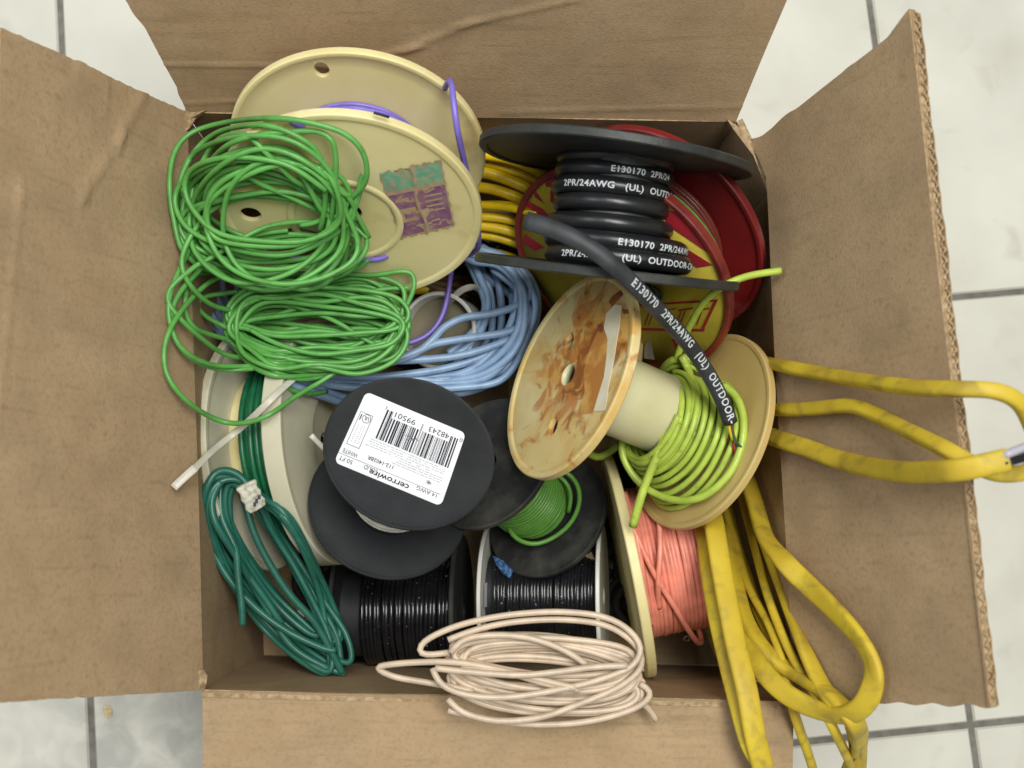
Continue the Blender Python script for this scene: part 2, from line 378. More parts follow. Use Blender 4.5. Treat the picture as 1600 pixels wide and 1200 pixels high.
# ------------------------------------------------------------------ floor: tiles with sunk grout (fitted to the photograph's grid)
def build_floor():
    a = .08868847; u0, v0, T = -.27829151, -.16108673, .3048; g = .0022
    ca, sa = math.cos(a), math.sin(a)
    w = lambda u, v, z: (ca * u - sa * v, sa * u + ca * v, z)
    mb = MB(); S = 6.5 * T
    mb.add([w(u0 - S, v0 - S, -.0018), w(u0 + S, v0 - S, -.0018), w(u0 + S, v0 + S, -.0018), w(u0 - S, v0 + S, -.0018)], [[0, 1, 2, 3]], 1, False)
    for i in range(-6, 7):
        for j in range(-6, 7):
            x0 = u0 + i * T + g; x1 = u0 + (i + 1) * T - g; y0 = v0 + j * T + g; y1 = v0 + (j + 1) * T - g; b = .0012
            V = [w(x0, y0, -.0017), w(x1, y0, -.0017), w(x1, y1, -.0017), w(x0, y1, -.0017),
                 w(x0 + b, y0 + b, 0), w(x1 - b, y0 + b, 0), w(x1 - b, y1 - b, 0), w(x0 + b, y1 - b, 0)]
            mb.add(V, [[4, 5, 6, 7], [0, 1, 5, 4], [1, 2, 6, 5], [2, 3, 7, 6], [3, 0, 4, 7]], 0, False)
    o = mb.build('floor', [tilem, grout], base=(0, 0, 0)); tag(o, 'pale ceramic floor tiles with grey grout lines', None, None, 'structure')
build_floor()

# ------------------------------------------------------------------ cardboard box
RZ = 18.0
TL, TR, TR2, BR, BL = P(290, 176, RZ), P(1150, 190, RZ), P(1207, 295, RZ), P(1240, 1094, RZ), P(316, 1078, RZ)
box = empty('cardboard_box', Vector((0, .08, .001)))
tag(box, 'open brown cardboard box with its four flaps spread, filled with wire', 'box')
TH = .004
def slab(name, parent, c00, c10, c11, c01, nrmdir, nu=40, nv=24, disp=None, edge=None, mats=(None,), flute=None):
    """bilinear sheet with thickness; c00-c10 is the hinge; disp(u,v) pushes along nrmdir, edge(u,v)->(u,v) reshapes the outline"""
    mb = MB(); V = []
    for s in (0, 1):
        for j in range(nv + 1):
            for i in range(nu + 1):
                u, v = i / nu, j / nv
                if edge: u, v = edge(u, v)
                q = c00 * (1 - u) * (1 - v) + c10 * u * (1 - v) + c11 * u * v + c01 * (1 - u) * v
                d = disp(u, v) if disp else 0
                V.append(q + nrmdir * (d - s * TH))
    N = (nu + 1) * (nv + 1); F = []; E = []
    for j in range(nv):
        for i in range(nu):
            a = j * (nu + 1) + i; b = a + 1; c = b + nu + 1; d = a + nu + 1
            F.append([a, b, c, d]); F.append([N + a, N + d, N + c, N + b])
    bd = [i for i in range(nu + 1)] + [j * (nu + 1) + nu for j in range(1, nv + 1)] + [nv * (nu + 1) + i for i in range(nu - 1, -1, -1)] + [j * (nu + 1) for j in range(nv - 1, 0, -1)]
    for k in range(len(bd)):
        a, b = bd[k], bd[(k + 1) % len(bd)]; E.append([a, N + a, N + b, b])
    mb.add(V, F, 0); b0 = len(mb.v)
    mb.add([], [], 1)
    for e in E: mb.f.append(e); mb.m.append(1); mb.sm.append(False)
    o = mb.build(name, [kraft, kraft_edge], parent); autosmooth(o, 50); return o
def creased(lines, amp=.0012, big=None, seed=0):
    r = random.Random(seed); ph = [r.uniform(0, 6) for _ in range(6)]
    def f(u, v):
        d = .0016 * math.sin(2.3 * u + ph[0]) * math.sin(2.1 * v + ph[1]) * v + .0005 * math.sin(9 * u + ph[2]) * math.sin(7 * v + ph[3])
        for (u0, v0, u1, v1, h, w) in lines:
            L = math.hypot(u1 - u0, v1 - v0); tx, ty = (u1 - u0) / L, (v1 - v0) / L
            s = (u - u0) * tx + (v - v0) * ty; t = abs(-(u - u0) * ty + (v - v0) * tx)
            if -.03 < s < L + .03: d += h * .6 * max(0, 1 - t / w) ** 1.5
        return d
    return f
# inner walls
B0 = .0015
def down(p): return Vector((p.x, p.y, B0))
shr = .0
cen = (TL + TR + BR + BL) / 4
for (a, b, sd) in ((TL, BL, 1), (TR, TL, 2), (TR2, TR, 5), (BR, TR2, 3), (BL, BR, 4)):
    nd = Vector((0, 0, 1)).cross((b - a).normalized()); nd = nd if nd.dot(cen - a) > 0 else -nd
    slab('wall', box, a, b, down(b), down(a), nd, 30, 14, creased([], seed=sd))
mb = MB(); mb.add([down(TL) + Vector((0, 0, .001)), down(TR) + Vector((0, 0, .001)), down(TR2) + Vector((0, 0, .001)), down(BR) + Vector((0, 0, .001)), down(BL) + Vector((0, 0, .001))], [[0, 4, 3, 2, 1]], 0, False)
mb.build('bottom_panel', kraft, box)
# flaps: left, right and back rise towards the viewer, the front one lies open
FZ = 31.0
l_n = (P(0, 40, FZ) - TL).cross(BL - TL).normalized(); l_n = l_n if l_n.x > 0 else -l_n
def jag(axis, amp, seed, side=None):
    r = random.Random(seed); tb = [r.uniform(-1, 1) for _ in range(200)]
    def e(u, v):
        if u in (0, 1):
            k = int(v * 60); u2 = u + amp * tb[k % 200] * v ** .2; return u2, v
        if v == 1: return u, v + amp * .5 * tb[int(u * 90) % 200]
        return u, v
    return e
slab('flap', box, TL + l_n * .001, BL + l_n * .001, P(-16, 1098, FZ), P(2, 42, FZ), l_n, 90, 60,
     creased([(.0, .27, .10, .42, .0022, .03), (.10, .42, .22, .62, .0022, .03), (.22, .62, .25, .9, .0018, .03), (.25, .9, .60, .985, .0012, .02), (.02, .5, .0, .62, .002, .05)], seed=5), jag(0, .0012, 3))
r_n = (TR - P(1430, 18, FZ)).cross(BR - TR).normalized(); r_n = r_n if r_n.x < 0 else -r_n
R00, R10, R11, R01 = P(1171, 217, 18.0), BR, P(1546, 1104, FZ), P(1424, 20, FZ)
def redge(u, v):
    v0 = .10 * min(1, u / .09) * (1 - u); v = v0 + v * (1 - v0)
    if u == 0: return (.018 * math.sin(v * math.pi) + .006 * math.sin(v * 17)), v
    if u == 1: return 1 + .003 * math.sin(v * 40) * v, v
    return u, v
rf = slab('flap', box, R00, R10, R11, R01, r_n, 90, 50, creased([(.03, 0, .02, .3, .001, .03)], seed=8), redge)
# corrugated open edge of the right flap: two liners with the fluting between them
mb = MB(); n = 900; ed = (R11 - R01); el = ed.length; e = ed.normalized(); outd = (R01 - R00).normalized(); outd = (outd - e * outd.dot(e)).normalized()
V = []
for i in range(n + 1):
    s = i / n; q = R01 + ed * s - r_n * (.0021 + .0013 * math.sin(2 * math.pi * el * s / .0052)) + r_n * 0 + outd * (.0016 + .0005 * math.sin(s * 90) * math.sin(s * 37))
    V += [q - outd * .0024 + r_n * .0003, q + outd * .0001 + r_n * .0003, q + outd * .0001 - r_n * .0003, q - outd * .0024 - r_n * .0003]
F = []
for i in range(n):
    for k in range(4): F.append([i * 4 + k, i * 4 + (k + 1) % 4, i * 4 + 4 + (k + 1) % 4, i * 4 + 4 + k])
mb.add(V, F, 0, True)
for off, ex in ((.0001, .0004), (-.0042, .0010)):
    V = []
    for i in range(161):
        s = i / 160; j = .0006 * math.sin(s * 31) * math.sin(s * 13) + .0003 * math.sin(s * 140)
        a = R01 + ed * s + r_n * off
        V += [a - outd * .001, a + outd * (ex + j), a + outd * (ex + j) - r_n * .0006, a - outd * .001 - r_n * .0006]
    F = [];
    for i in range(160):
        for k in range(4): F.append([i * 4 + k, i * 4 + (k + 1) % 4, i * 4 + 4 + (k + 1) % 4, i * 4 + 4 + k])
    mb.add(V, F, 1, False)
mb.build('corrugated_edge', [kraft_edge, kraft], rf)
quad_lift('flap', R00, R10 - R00, R01 - R00)
quad_lift('lflap', TL, BL - TL, P(2, 42, FZ) - TL)
b_n = (P(700, -20, 27) - TL).cross(TR - TL).normalized(); b_n = b_n if b_n.y < 0 else -b_n
def bedge(u, v):
    bl = [(0, 0), (.25, .012), (.5, .012), (.75, .006), (1, 0)]
    if u == 0: return .012 * math.sin(v * math.pi * 1.4) + .0015 * math.sin(v * 37), v
    return u, v
slab('flap', box, TL, TR, P(1262, -80, 28.5), P(150, -80, 28.5), b_n, 110, 60,
     creased([(.0, .33, .30, .33, .0016, .02), (.30, .33, .42, .44, .0016, .02), (.42, .44, .52, .60, .0016, .02), (.52, .6, .66, .72, .0014, .02), (0, .06, .16, .10, .001, .02), (.6, .04, 1, .10, .001, .02)], seed=9), bedge)
f_o1, f_o2 = P(318, 1330, 16.4), P(1236, 1340, 16.4)
def fedge(u, v): return u, v
slab('flap', box, BL + Vector((.0, -.0005, 0)), BR + Vector((0, -.0005, 0)), f_o2, f_o1, Vector((0, 0, 1)), 100, 40,
     creased([(.46, .0, .72, .55, .0006, .01), (.93, 0, .9, .5, .003, .06), (.0, .0, 1, .0, .0018, .03)], seed=12), fedge)
# torn corner scraps
for (pts, zz) in (([(288, 172), (300, 176), (322, 172), (306, 184), (296, 200), (286, 208), (281, 196)], 18.3),
                  ([(1136, 186), (1152, 196), (1172, 216), (1196, 260), (1204, 286), (1206, 314), (1199, 300), (1186, 262), (1166, 226), (1146, 202)], 18.3),
                  ([(310, 1048), (318, 1046), (324, 1056), (322, 1070), (318, 1080), (311, 1076)], 18.2)):
    mb = MB(); c = [P(x, y, zz + random.uniform(-.25, .25)) for x, y in pts]; m = sum(c, Vector()) / len(c) + Vector((0, 0, .0015)); k = len(c)
    V = c + [m] + [q - Vector((0, 0, .0015)) for q in c]
    mb.add(V, [[i, (i + 1) % k, k] for i in range(k)] + [[i, k + 1 + i, k + 1 + (i + 1) % k, (i + 1) % k] for i in range(k)], 0, False)
    mb.build('torn_corner', kraft_edge, box)

# ------------------------------------------------------------------ big cream spool with violet wire (upper left)
c = P(547.6, 328.7, 20); n = nrm(63.6, -92.8); w = .0464; b = c - n * w
root = empty('wire_spool', b); tag(root, 'large aged cream plastic spool with a torn teal and purple sticker', 'spool')
ff = flange('flange', root, c, n, .0732, .003, cream, hole=.0065, lip=.0012, rim=.004)
def on(x, y, off=0): return onplane(x, y, c + n * off, n)
e1 = Vector((1, 0, 0))
punch(ff, [(on(392, 332), n, .006, .0055, e1), (on(470, 388), n, .021, .019, e1)])
disc_lift('cream', c, n, .0732)
fb = flange('flange', root, b, n, .0732, .003, cream, hole=.0065, lip=.001, rim=.003)
hc = onplane(503, 106, b, n); punch(fb, [(hc, n, .0042, .0052, e1)])
mb = MB(); cyl(mb, b, c, .0355); mb.build('core', core_plastic, root)
# raised hub ring on the front flange
mb = MB(); lathe(mb, on(540, 345, .0015), n, [(.0282, 0), (.029, .0010), (.032, .0010), (.0328, 0)], 72, closed=False); mb.build('hub_ring', cream, root)
mb = MB(); winding(mb, c, n, -.043, -.028, .0388, .0014, 6, jit=.0015, jr=.0006); winding(mb, c, n, -.030, -.006, .0375, .0014, 5)
p = strand(mb, [(690, 150, 21), (699, 130, 23.6), (704, 124, 24.4), (708, 150, 25.0), (714, 200, 24.6), (727, 260, 22.0), (739, 315, 19.6), (748, 372, 17), (744, 392, 15), (722, 402, 13.2), (706, 416, 12.4), (702, 450, 12), (690, 497, 12), (664, 527, 12), (630, 538, 12.2)], .0017)
strand(mb, LF([(605, 399, 0), (596, 404, 0), (570, 406, 0), (520, 404, 0), (450, 402, 12)], ['cream'], .2), .0016)
strand(mb, LF([(450, 186, 0), (458, 192, 0), (468, 197, 0), (474, 200, 0)], ['cream'], .1), .0016)
mb.build('wire', violet_w, root)
# sticker, split in two halves with a torn, creased strip between
def sticker():
    q = [(591, 268), (689, 250), (711, 353), (625, 373)]
    A = [on(x, y, .0017) for x, y in q]
    def bl(u, v, h=0): return A[0] * (1 - u) * (1 - v) + A[1] * u * (1 - v) + A[2] * u * v + A[3] * (1 - u) * v + n * h
    mb = MB(); N = 40; V = []
    for j in range(N + 1):
        for i in range(N + 1):
            u, v = i / N, j / N; k = math.exp(-((u - .5 - .03 * math.sin(v * 9)) / .03) ** 2)
            uu, vv = u, v
            if j in (0, N): vv = v + .012 * math.sin(u * 31) + .01 * math.sin(u * 67) + (.02 if j == 0 and u < .5 else 0)
            if i in (0, N): uu = u + .01 * math.sin(v * 41)
            V.append(bl(uu, vv, .0002 + .0009 * k + .0001 * math.sin(u * 40) * math.sin(v * 33)))
    F = [[j * (N + 1) + i, j * (N + 1) + i + 1, (j + 1) * (N + 1) + i + 1, (j + 1) * (N + 1) + i] for j in range(N) for i in range(N)]
    for j in range(N):
        for i in range(N):
            u, v = (i + .5) / N, (j + .5) / N; edge = min(u, 1 - u, v, 1 - v) < .03; mid = abs(u - .5 - .03 * math.sin(v * 9)) < .028; sp = abs(v - .33) < .018
            a = j * (N + 1) + i
            mi = 2 if (edge or mid or sp) else (0 if v < .33 else 1)
            if mi == 1 and ((.12 < u < .36 and .42 < v < .47) or (.14 < u < .42 and .58 < v < .64) or (.14 < u < .2 and .6 < v < .74) or (.16 < u < .42 and .72 < v < .77) or (.6 < u < .9 and v > .45 and v < .7 and j % 3 == 0) or (.62 < u < .78 and .82 < v < .86) or (.35 < u < .62 and .84 < v < .88)): mi = 2
            mb.f.append([a, a + 1, a + N + 2, a + N + 1]); mb.m.append(mi); mb.sm.append(True)
    mb.v = [tuple(x) for x in V]
    teal = mat('faded_teal_print', srgb(88, 158, 128), .7, srgb(134, 172, 136), 130, 6, bump=.3)
    purp = mat('faded_purple_print', srgb(120, 74, 114), .7, srgb(146, 104, 120), 120, 6, bump=.3)
    tan = mat('peeled_label_tan', srgb(178, 152, 118), .8, srgb(160, 138, 104), 120, bump=.3)
    for m_ in (teal, purp): mix_layer(m_, noise_mask(m_, 170, .54, .66, 6, None, 1.2), srgb(176, 152, 120)); mix_layer(m_, noise_mask(m_, 60, .56, .72, 4), srgb(150, 130, 118))
    mb.build('sticker', [teal, purp, tan], root)
sticker()
mb = MB(); strand(mb, [(583, 175, 0)] * 2, .0001) if False else None
for (x0, y0, x1, y1) in ((584, 176, 608, 183),):
    mbm = MB(); a0, a1 = onplane(x0, y0, c + n * .0032, n), onplane(x1, y1, c + n * .0032, n)
    tube(mbm, catmull([a0, (a0 + a1) / 2 + Vector((0, 0, .0003)), a1]), .0008, 6); mbm.build('ink_mark', ink, root)

# ------------------------------------------------------------------ dark green wire spool (lower left)
c = P(503.7, 691.1, 10.4); n = nrm(73.4, 4.7); b = c - n * .0403
disc_lift('dg', c, n, .0762); disc_lift('dg', b, n, .0762)
root = empty('wire_spool', b - Vector((0, 0, .07))); tag(root, 'milky grey spool wound with dark green wire against the left wall', 'spool')
flange('flange', root, c, n, .0762, .003, grey_plastic, hole=.006, lip=.0015, rim=.004, step=(.030, .006))
flange('flange', root, b, n, .0762, .003, grey_plastic, hole=.006, lip=.0012, rim=.004)
mb = MB(); cyl(mb, b, c, .047); mb.build('core', cream, root)
mb = MB(); winding(mb, c, n, -.0260, -.004, .0560, .0019, 7, jit=.0012, jr=.0012); winding(mb, c, n, -.024, -.004, .052, .0020, 7, seg=36); winding(mb, c, n, -.019, -.005, .0595, .0019, 4, jit=.001, seg=40)
mb.build('wire', dgreen_w, root)

# ------------------------------------------------------------------ red steel spool with the yellow printed face
c = P(968.4, 424.4, 16); n = nrm(63.5, 230.3); b = c - n * .0415
disc_lift('red', c, n, .073)
root = empty('wire_spool', b - Vector((0, 0, .05))); tag(root, 'red painted steel spool with a yellow and red striped face, upper right corner', 'spool')
ff = flange('flange', root, c, n, .0729, .002, [red_rim], hole=.009, lip=.0022, rim=.0034)
flange('flange', root, b, n, .0729, .002, red_metal, hole=.009, lip=.0018, rim=.003)
mb = MB(); cyl(mb, b, c, .03); mb.build('core', red_metal, root)
mb = MB(); winding(mb, c, n, -.038, -.004, .046, .0018, 14, jit=.001, jr=.0006); mb.build('wire', maroon_w, root)
mb = MB(); winding(mb, c, n, -.012, -.006, .0632, .0017, 2.0, jit=.0003); mb.build('green_wire_end', green_w, root)
mb = MB(); lathe(mb, c, n, [(.010, .00105), (.010, .0014), (.0694, .0014), (.0694, .00105)], 96, closed=True); lab = mb.build('printed_face', yel_label, root)
def poly_on(mb, pts, off, mi=0):
    V = [onplane(x, y, c + n * off, n) for x, y in pts]; k = len(V); V2 = V + [v + n * .0002 for v in V]
    mb.add(V2, [list(range(k, 2 * k))] + [[i, (i + 1) % k, k + (i + 1) % k, k + i] for i in range(k)], mi, False)
mb = MB()
for n_p, pts in enumerate(([(1030, 322), (1062, 334), (1096, 362), (1120, 404), (1044, 352)], [(1030, 362), (1046, 372), (1114, 414), (1090, 418), (1030, 386)],
            [(822, 312), (848, 326), (868, 348), (838, 332), (822, 322)], [(820, 366), (850, 386), (836, 392), (816, 378)],
            [(850, 280), (868, 276), (880, 290), (854, 292)], [(832, 296), (840, 302), (850, 318), (836, 308)], [(832, 330), (862, 346), (882, 372), (866, 362), (838, 338)],
            [(860, 298), (868, 298), (866, 302), (864, 318), (860, 314)], [(866, 312), (876, 312), (878, 316), (864, 316)])):
    poly_on(mb, pts, .0016)
    if n_p == 1: mb.build('red_printing', red_ink, lab); mb = MB()
mb.build('red_printing', red_ink, lab); mb = MB()
# outlined slanted lettering low on the face
for (x0, x1) in ((1008, 1028), (1032, 1052), (1056, 1078), (1082, 1104)):
    poly_on(mb, [(x0 + 4, 484), (x1 + 5, 481), (x1 + 4, 483), (x0 + 3, 486)], .0016)
    poly_on(mb, [((x0 + x1) / 2 - 3, 486), ((x0 + x1) / 2 - 1.5, 486), ((x0 + x1) / 2 - 9.5, 508), ((x0 + x1) / 2 - 11, 508)], .0016)
    poly_on(mb, [((x0 + x1) / 2 + 3, 486), ((x0 + x1) / 2 + 4.5, 486), ((x0 + x1) / 2 - 3.5, 508), ((x0 + x1) / 2 - 5, 508)], .0016)
poly_on(mb, [(1000, 475), (1122, 468), (1121, 471), (1000, 478)], .0016); poly_on(mb, [(990, 512), (1102, 514), (1100, 518), (992, 516)], .0016)
poly_on(mb, [(1116, 470), (1121, 470), (1100, 515), (1095, 515)], .0016)
mb.build('red_printing', red_ink, lab); mb = MB()
v, f = text_verts('RS', .010, .0004)
e_r = (onplane(1100, 522, c, n) - onplane(1040, 526, c, n)).normalized(); o0 = onplane(1056, 545, c + n * .0017, n); e_u = n.cross(e_r)
mb.add([o0 + e_r * x + e_u * y for x, y, z in v], f, 0, False)
mb.build('red_printing', red_ink, lab)
mb = MB(); lathe(mb, onplane(1022, 458, c + n * .001, n), n, [(.004, 0), (.0052, .001), (.0052, .006), (.004, .007)], 20, closed=True)
for k in range(3): lathe(mb, onplane(1022 - 2 * k, 458 - 3 * k, c + n * .005, n) + n * .001 * k, n, [(.0046, 0), (.0060, .0005), (.0060, .0012), (.0046, .0018)], 20)
mb.build('hub_plug', mat('dark_green_rubber', srgb(28, 52, 40), .4), root)

# ------------------------------------------------------------------ yellow cable coil behind (upper middle)
mb = MB()
for k, (ya, yb, z) in enumerate([(240, 272, 14.5), (254, 292, 13.6), (268, 310, 14.2), (292, 330, 13.6), (322, 336, 13.2), (338, 362, 12.6), (352, 384, 12.0), (366, 402, 11.2), (392, 424, 9.6)]):
    strand(mb, [(620, ya + 30, z - 3), (690, ya + 4, z - .6), (748, ya, z), (800, (ya + yb) / 2 - 6, z), (850, yb, z - .6), (884, yb + 36, z - 2.4), (896, yb + 100, 2.5)], [.0037, .0026, .0036, .0034, .0034, .0030, .0034, .0030, .003][k])
strand(mb, [(700, 318, 13), (780, 322, 14), (822, 330, 15), (841, 334, 15.6)], .0026)
strand(mb, [(600, 452, 3), (640, 454, 5), (690, 450, 5), (720, 440, 4)], .0030)
o = mb.build('cable_coil', yellow_r); tag(o, 'bright yellow round cable coil tucked between the cream spool and the red spool', 'cable')

# ------------------------------------------------------------------ loose dark cable filling the bottom of the box
mb = MB()
for (cx, cy, rx, ry, z, t) in ((700, 470, 110, 90, 3.5, 7), (720, 330, 120, 90, 3, 5), (800, 880, 150, 120, 1.6, 6), (1035, 700, 72, 110, 3, 6), (582, 896, 100, 70, 1.2, 12), (575, 925, 80, 42, 2.4, 8), (1000, 900, 85, 70, 1.2, 10), (1030, 930, 60, 36, 2.2, 7)):
    ctrl = [(cx + rx * math.cos(a), cy + ry * math.sin(a), z) for a in np.linspace(0, 2 * math.pi, 9)[:-1]]
    bundle(mb, ctrl, t, .0026, 14, 1.2, grow=.18)
o = mb.build('cable_tangle', dark_void); tag(o, 'dark loose cable lying deep in the gaps at the bottom of the box', 'cable')
mb = MB()
for k in range(4): strand(mb, [(640 + 8 * k, 420 + 10 * k, 5), (690, 436 + 9 * k, 5.6), (735, 440 + 12 * k, 5), (760, 520, 3)], .0022)
o = mb.build('cable_scrap', brown_tag); tag(o, 'brown cable offcut in the dark gap beside the white plastic ring', 'cable')

# ------------------------------------------------------------------ black outdoor cable on its black spool
c = P(961, 246, 21); n = nrm(78.7, 83.2); b = c - n * .063
root = empty('cable_spool', b - Vector((0, 0, .08))); tag(root, 'black spool of thick printed outdoor cable standing on edge in front of the red spool', 'spool')
flange('flange', root, c, n, .0757, .003, dark_plastic, hole=.008, lip=.001, rim=.004, wob=lambda a: .0008 * math.sin(2 * a))
n2 = nrm(75.4, 83.6); b2 = P(947, 424, 20.4)
flange('flange', root, b2, n2, .0728, .003, dark_plastic, hole=.008, lip=.001, rim=.004)
mb = MB(); lathe(mb, b2, n, [(.024, 0), (.024, .067)], 40, closed=False); mb.build('core', dark_plastic, root)
paths = []
mb = MB(); CR = .0049
def ring(cx, cy, z, R, tilt=0, r=CR, seg=90, a0=0, a1=2 * math.pi, az=82.8):
    nn = nrm(78.2 + tilt, az); ctr = P(cx, cy, z); e1_, e2_, _ = frame(nn)
    up = (Vector((0, 0, 1)) - nn * nn.z).normalized(); sd = up.cross(nn)       # image-left to right across the top
    pts = []
    for k in range(seg + 1):
        a = -math.pi + 2 * math.pi * k / seg
        pts.append(ctr + up * math.cos(a) * R - sd * math.sin(a) * R + nn * .0016 * math.sin(a * .5))
    p = np.array([tuple(q) for q in pts]); tube(mb, p, r, 12); return p
rr = []
for (cx, cy, R) in ((964, 250, .034), (960, 271, .0335), (957, 298, .0350), (956, 323, .0330), (952, 352, .0360), (950, 380, .034), (948, 404, .034), (962, 380, .0415), (966, 404, .0425)):
    R *= .85; z = 20.6 + rng.uniform(-.1, .1); rr.append(ring(cx, cy + 2, z, R, rng.uniform(-2, 2), az=82.8 + rng.uniform(-1.5, 1.5)))
mb.build('cable', black_cable, root)
CAMN = (Vector((.0, .0, 1)) + Vector((-.1, -.35, 0)) * .7).normalized()
def top_s(p):                                     # arc length at the top of a ring
    seg = np.concatenate([[0], np.cumsum(np.linalg.norm(np.diff(p, axis=0), axis=1))]); return seg[np.argmax(p[:, 2])]
mb = MB()
def ring_text(p, s, size, shift):
    if p[len(p) // 2 + 5, 0] < p[len(p) // 2 - 5, 0]: p = p[::-1]
    text_on_tube(mb, p, top_s(p) + shift, s, size, CAMN, CR, .00010, spacing=1.08)
for (k, t_, sz, sh) in ((1, 'E130170  2PR/24', .0044, -.004), (2, '2PR/24AWG   (UL)  OUTDOOR', .0047, -.028), (7, 'E130170  2PR/24AWG', .0047, -.002), (8, '2PR/24AWG   (UL)  OUTDOOR-CM', .0047, -.033)):
    mb = MB(); ring_text(rr[k], t_, sz, sh); mb.build('cable_print', print_white, root)
# free end of that cable, running over everything
mb = MB()
p_end = smooth(catmull(W([(822, 345, 28.4), (850, 352, 28.7), (885, 366, 28.9), (925, 388, 28.9), (962, 418, 28.5), (1000, 455, 27.2), (1040, 497, 25.2), (1076, 538, 23.4), (1106, 583, 22.0), (1128, 624, 21), (1141, 660, 20.4)])), 4)
up = np.array([(0.1, -.15, 1.)] * len(p_end)); t_ = np.linspace(0, 1, len(p_end))
tube(mb, p_end, np.interp(t_, [0, .15, .3, 1], [.0046, .0045, .0043, .0042]), 14, h=np.interp(t_, [0, .1, .3, 1], [.0026, .0030, .0039, .0041]), up=up)
# the jacket lies back over the spool and joins the windings
lead = mb.build('cable_end', black_cable2, root)
mb = MB(); Ls = np.sum(np.linalg.norm(np.diff(p_end, axis=0), axis=1))
s0 = 0
seg = np.concatenate([[0], np.cumsum(np.linalg.norm(np.diff(p_end, axis=0), axis=1))])
i0 = int(np.argmin(np.linalg.norm(p_end - np.array(P(978, 432, 28)), axis=1))); s0 = seg[i0]
tv, _ = text_verts('E130170   2PR/24AWG   (UL)  OUTDOOR-', .0056, .0001, 0, 1.15); tw = max(v_[0] for v_ in tv)
text_on_tube(mb, p_end, s0, 'E130170   2PR/24AWG   (UL)  OUTDOOR-', .0056, (0.12, -.1, 1), .0042, .00012, stretch=(Ls - s0 - .001) / tw, spacing=1.15, lift=.0003)
mb.build('printing', print_white, lead)
for (pts, m_) in (([(1139, 656, 20.5), (1142, 668, 20.3), (1140, 680, 20.1), (1146, 690, 19.7), (1149, 708, 19.5)], red_ink), ([(1140, 658, 20.5), (1141, 676, 20.3), (1148, 690, 20.1), (1160, 700, 19.7)], dgreen_w), ([(1138, 656, 20.7), (1140, 672, 20.5), (1144, 688, 20.1)], yellow_r), ([(1142, 658, 20.3), (1146, 680, 20.0), (1152, 698, 19.7)], brown_tag)):
    mb = MB(); strand(mb, pts, .0007, sides=6); mb.build('conductor', m_, lead)

# ------------------------------------------------------------------ hidden spool with maroon wire under the lime one
c = P(955, 610, 9.6); n = nrm(70, 170); b = c + n * .062; ng = n
root = empty('wire_spool', c - Vector((0, 0, .06))); tag(root, 'spool of maroon wire lying mostly hidden beneath the rust stained spool', 'spool')
c1 = P(958, 585, 7.6); nn_ = nrm(80, 172)
flange('flange', root, c1, nn_, .0540, .003, cream_dark, hole=.006, lip=.001)
cc2 = c1 + nn_ * .062
flange('flange', root, cc2, nn_, .031, .003, cream_dark, hole=.006)
mb = MB(); cyl(mb, c1, cc2, .02); mb.build('core', cream_dark, root)
mb = MB(); winding(mb, c1, nn_, 0.004, .060, .032, .0016, 18, jit=.0006, jr=.0004); mb.build('wire', maroon_w, root)
mb = MB(); A = [onplane(x, y, c1 - nn_ * .0032, nn_) for x, y in ((1008, 523), (1014, 520), (1022, 562), (1006, 560))]
mb.add(A + [a - nn_ * .0003 for a in A], [[0, 1, 2, 3], [4, 7, 6, 5]], 0, False); mb.build('label', paper, root)

# ------------------------------------------------------------------ rust-stained spool with lime wire
c = P(890.9, 586.5, 19.6); n = nrm(63.6, 161.4); b = c - n * .0938
root = empty('wire_spool', b - Vector((0, 0, .05))); disc_lift('lback', b, n, .0600); rust_layers(c + Vector((.004, .006, .012)) - root.location); tag(root, 'cream spool with a rust stained face and loose lime green wire, right of centre', 'spool')
ff = flange('flange', root, c, n, .0600, .0032, cream_rust, hole=.0066, lip=.0012, rim=.0035); ff['label'] = 'rust stained flange with label residue'
def on(x, y, off=0): return onplane(x, y, c + n * off, n)
ax = (on(900, 500) - on(870, 670)).normalized()
punch(ff, [(on(893, 537), n, .0056, .0044, ax), (on(868, 667), n, .0056, .0044, ax), (on(921, 452), n, .0046, .0026, ax)])
flange('flange', root, b, n, .0600, .0032, cream_dark, hole=.0066, lip=.0008, rim=.003)
mb = MB(); cyl(mb, b, c, .0230); lathe(mb, c - n * .004, n, [(.0064, 0), (.0064, .0052), (.0082, .0052), (.0082, 0)], 40); mb.build('core', core_plastic, root)
# residue of a paper label on the stained face
mb = MB(); A = [on(x, y, .0018) for x, y in ((948, 490), (962, 476), (972, 478), (968, 510), (960, 560), (952, 600), (946, 642), (928, 643), (934, 622), (944, 590), (948, 560), (950, 530), (944, 512))]
k = len(A); m_ = sum(A, Vector()) / k
mb.add(A + [a + n * .0003 for a in A], [list(range(k, 2 * k))] + [[i, (i + 1) % k, k + (i + 1) % k, k + i] for i in range(k)], 0, False); mb.build('label_residue', mat('old_label_paper', srgb(224, 218, 196), .7, srgb(210, 196, 160), 60), root)
stain = mat('dark_rust_stain', srgb(120, 52, 22), .8, srgb(150, 92, 40), 90, 6, bump=.3)
brownp = mat('rusted_paper', srgb(176, 118, 52), .8, srgb(206, 160, 84), 60, 6, bump=.3, ramp=(.45, .6))
def spl(pts, off, m_, name='rust_stain'):
    mb = MB(); A = [on(x, y, off) for x, y in pts]; k = len(A)
    mb.add(A + [a + n * .0002 for a in A], [list(range(k, 2 * k))] + [[i, (i + 1) % k, k + (i + 1) % k, k + i] for i in range(k)], 0, False); mb.build(name, m_, root)
spl([(922, 545), (942, 500), (950, 530), (948, 560), (944, 590), (934, 622), (926, 645), (906, 648), (914, 610), (912, 580)], .0017, brownp, 'label_residue')
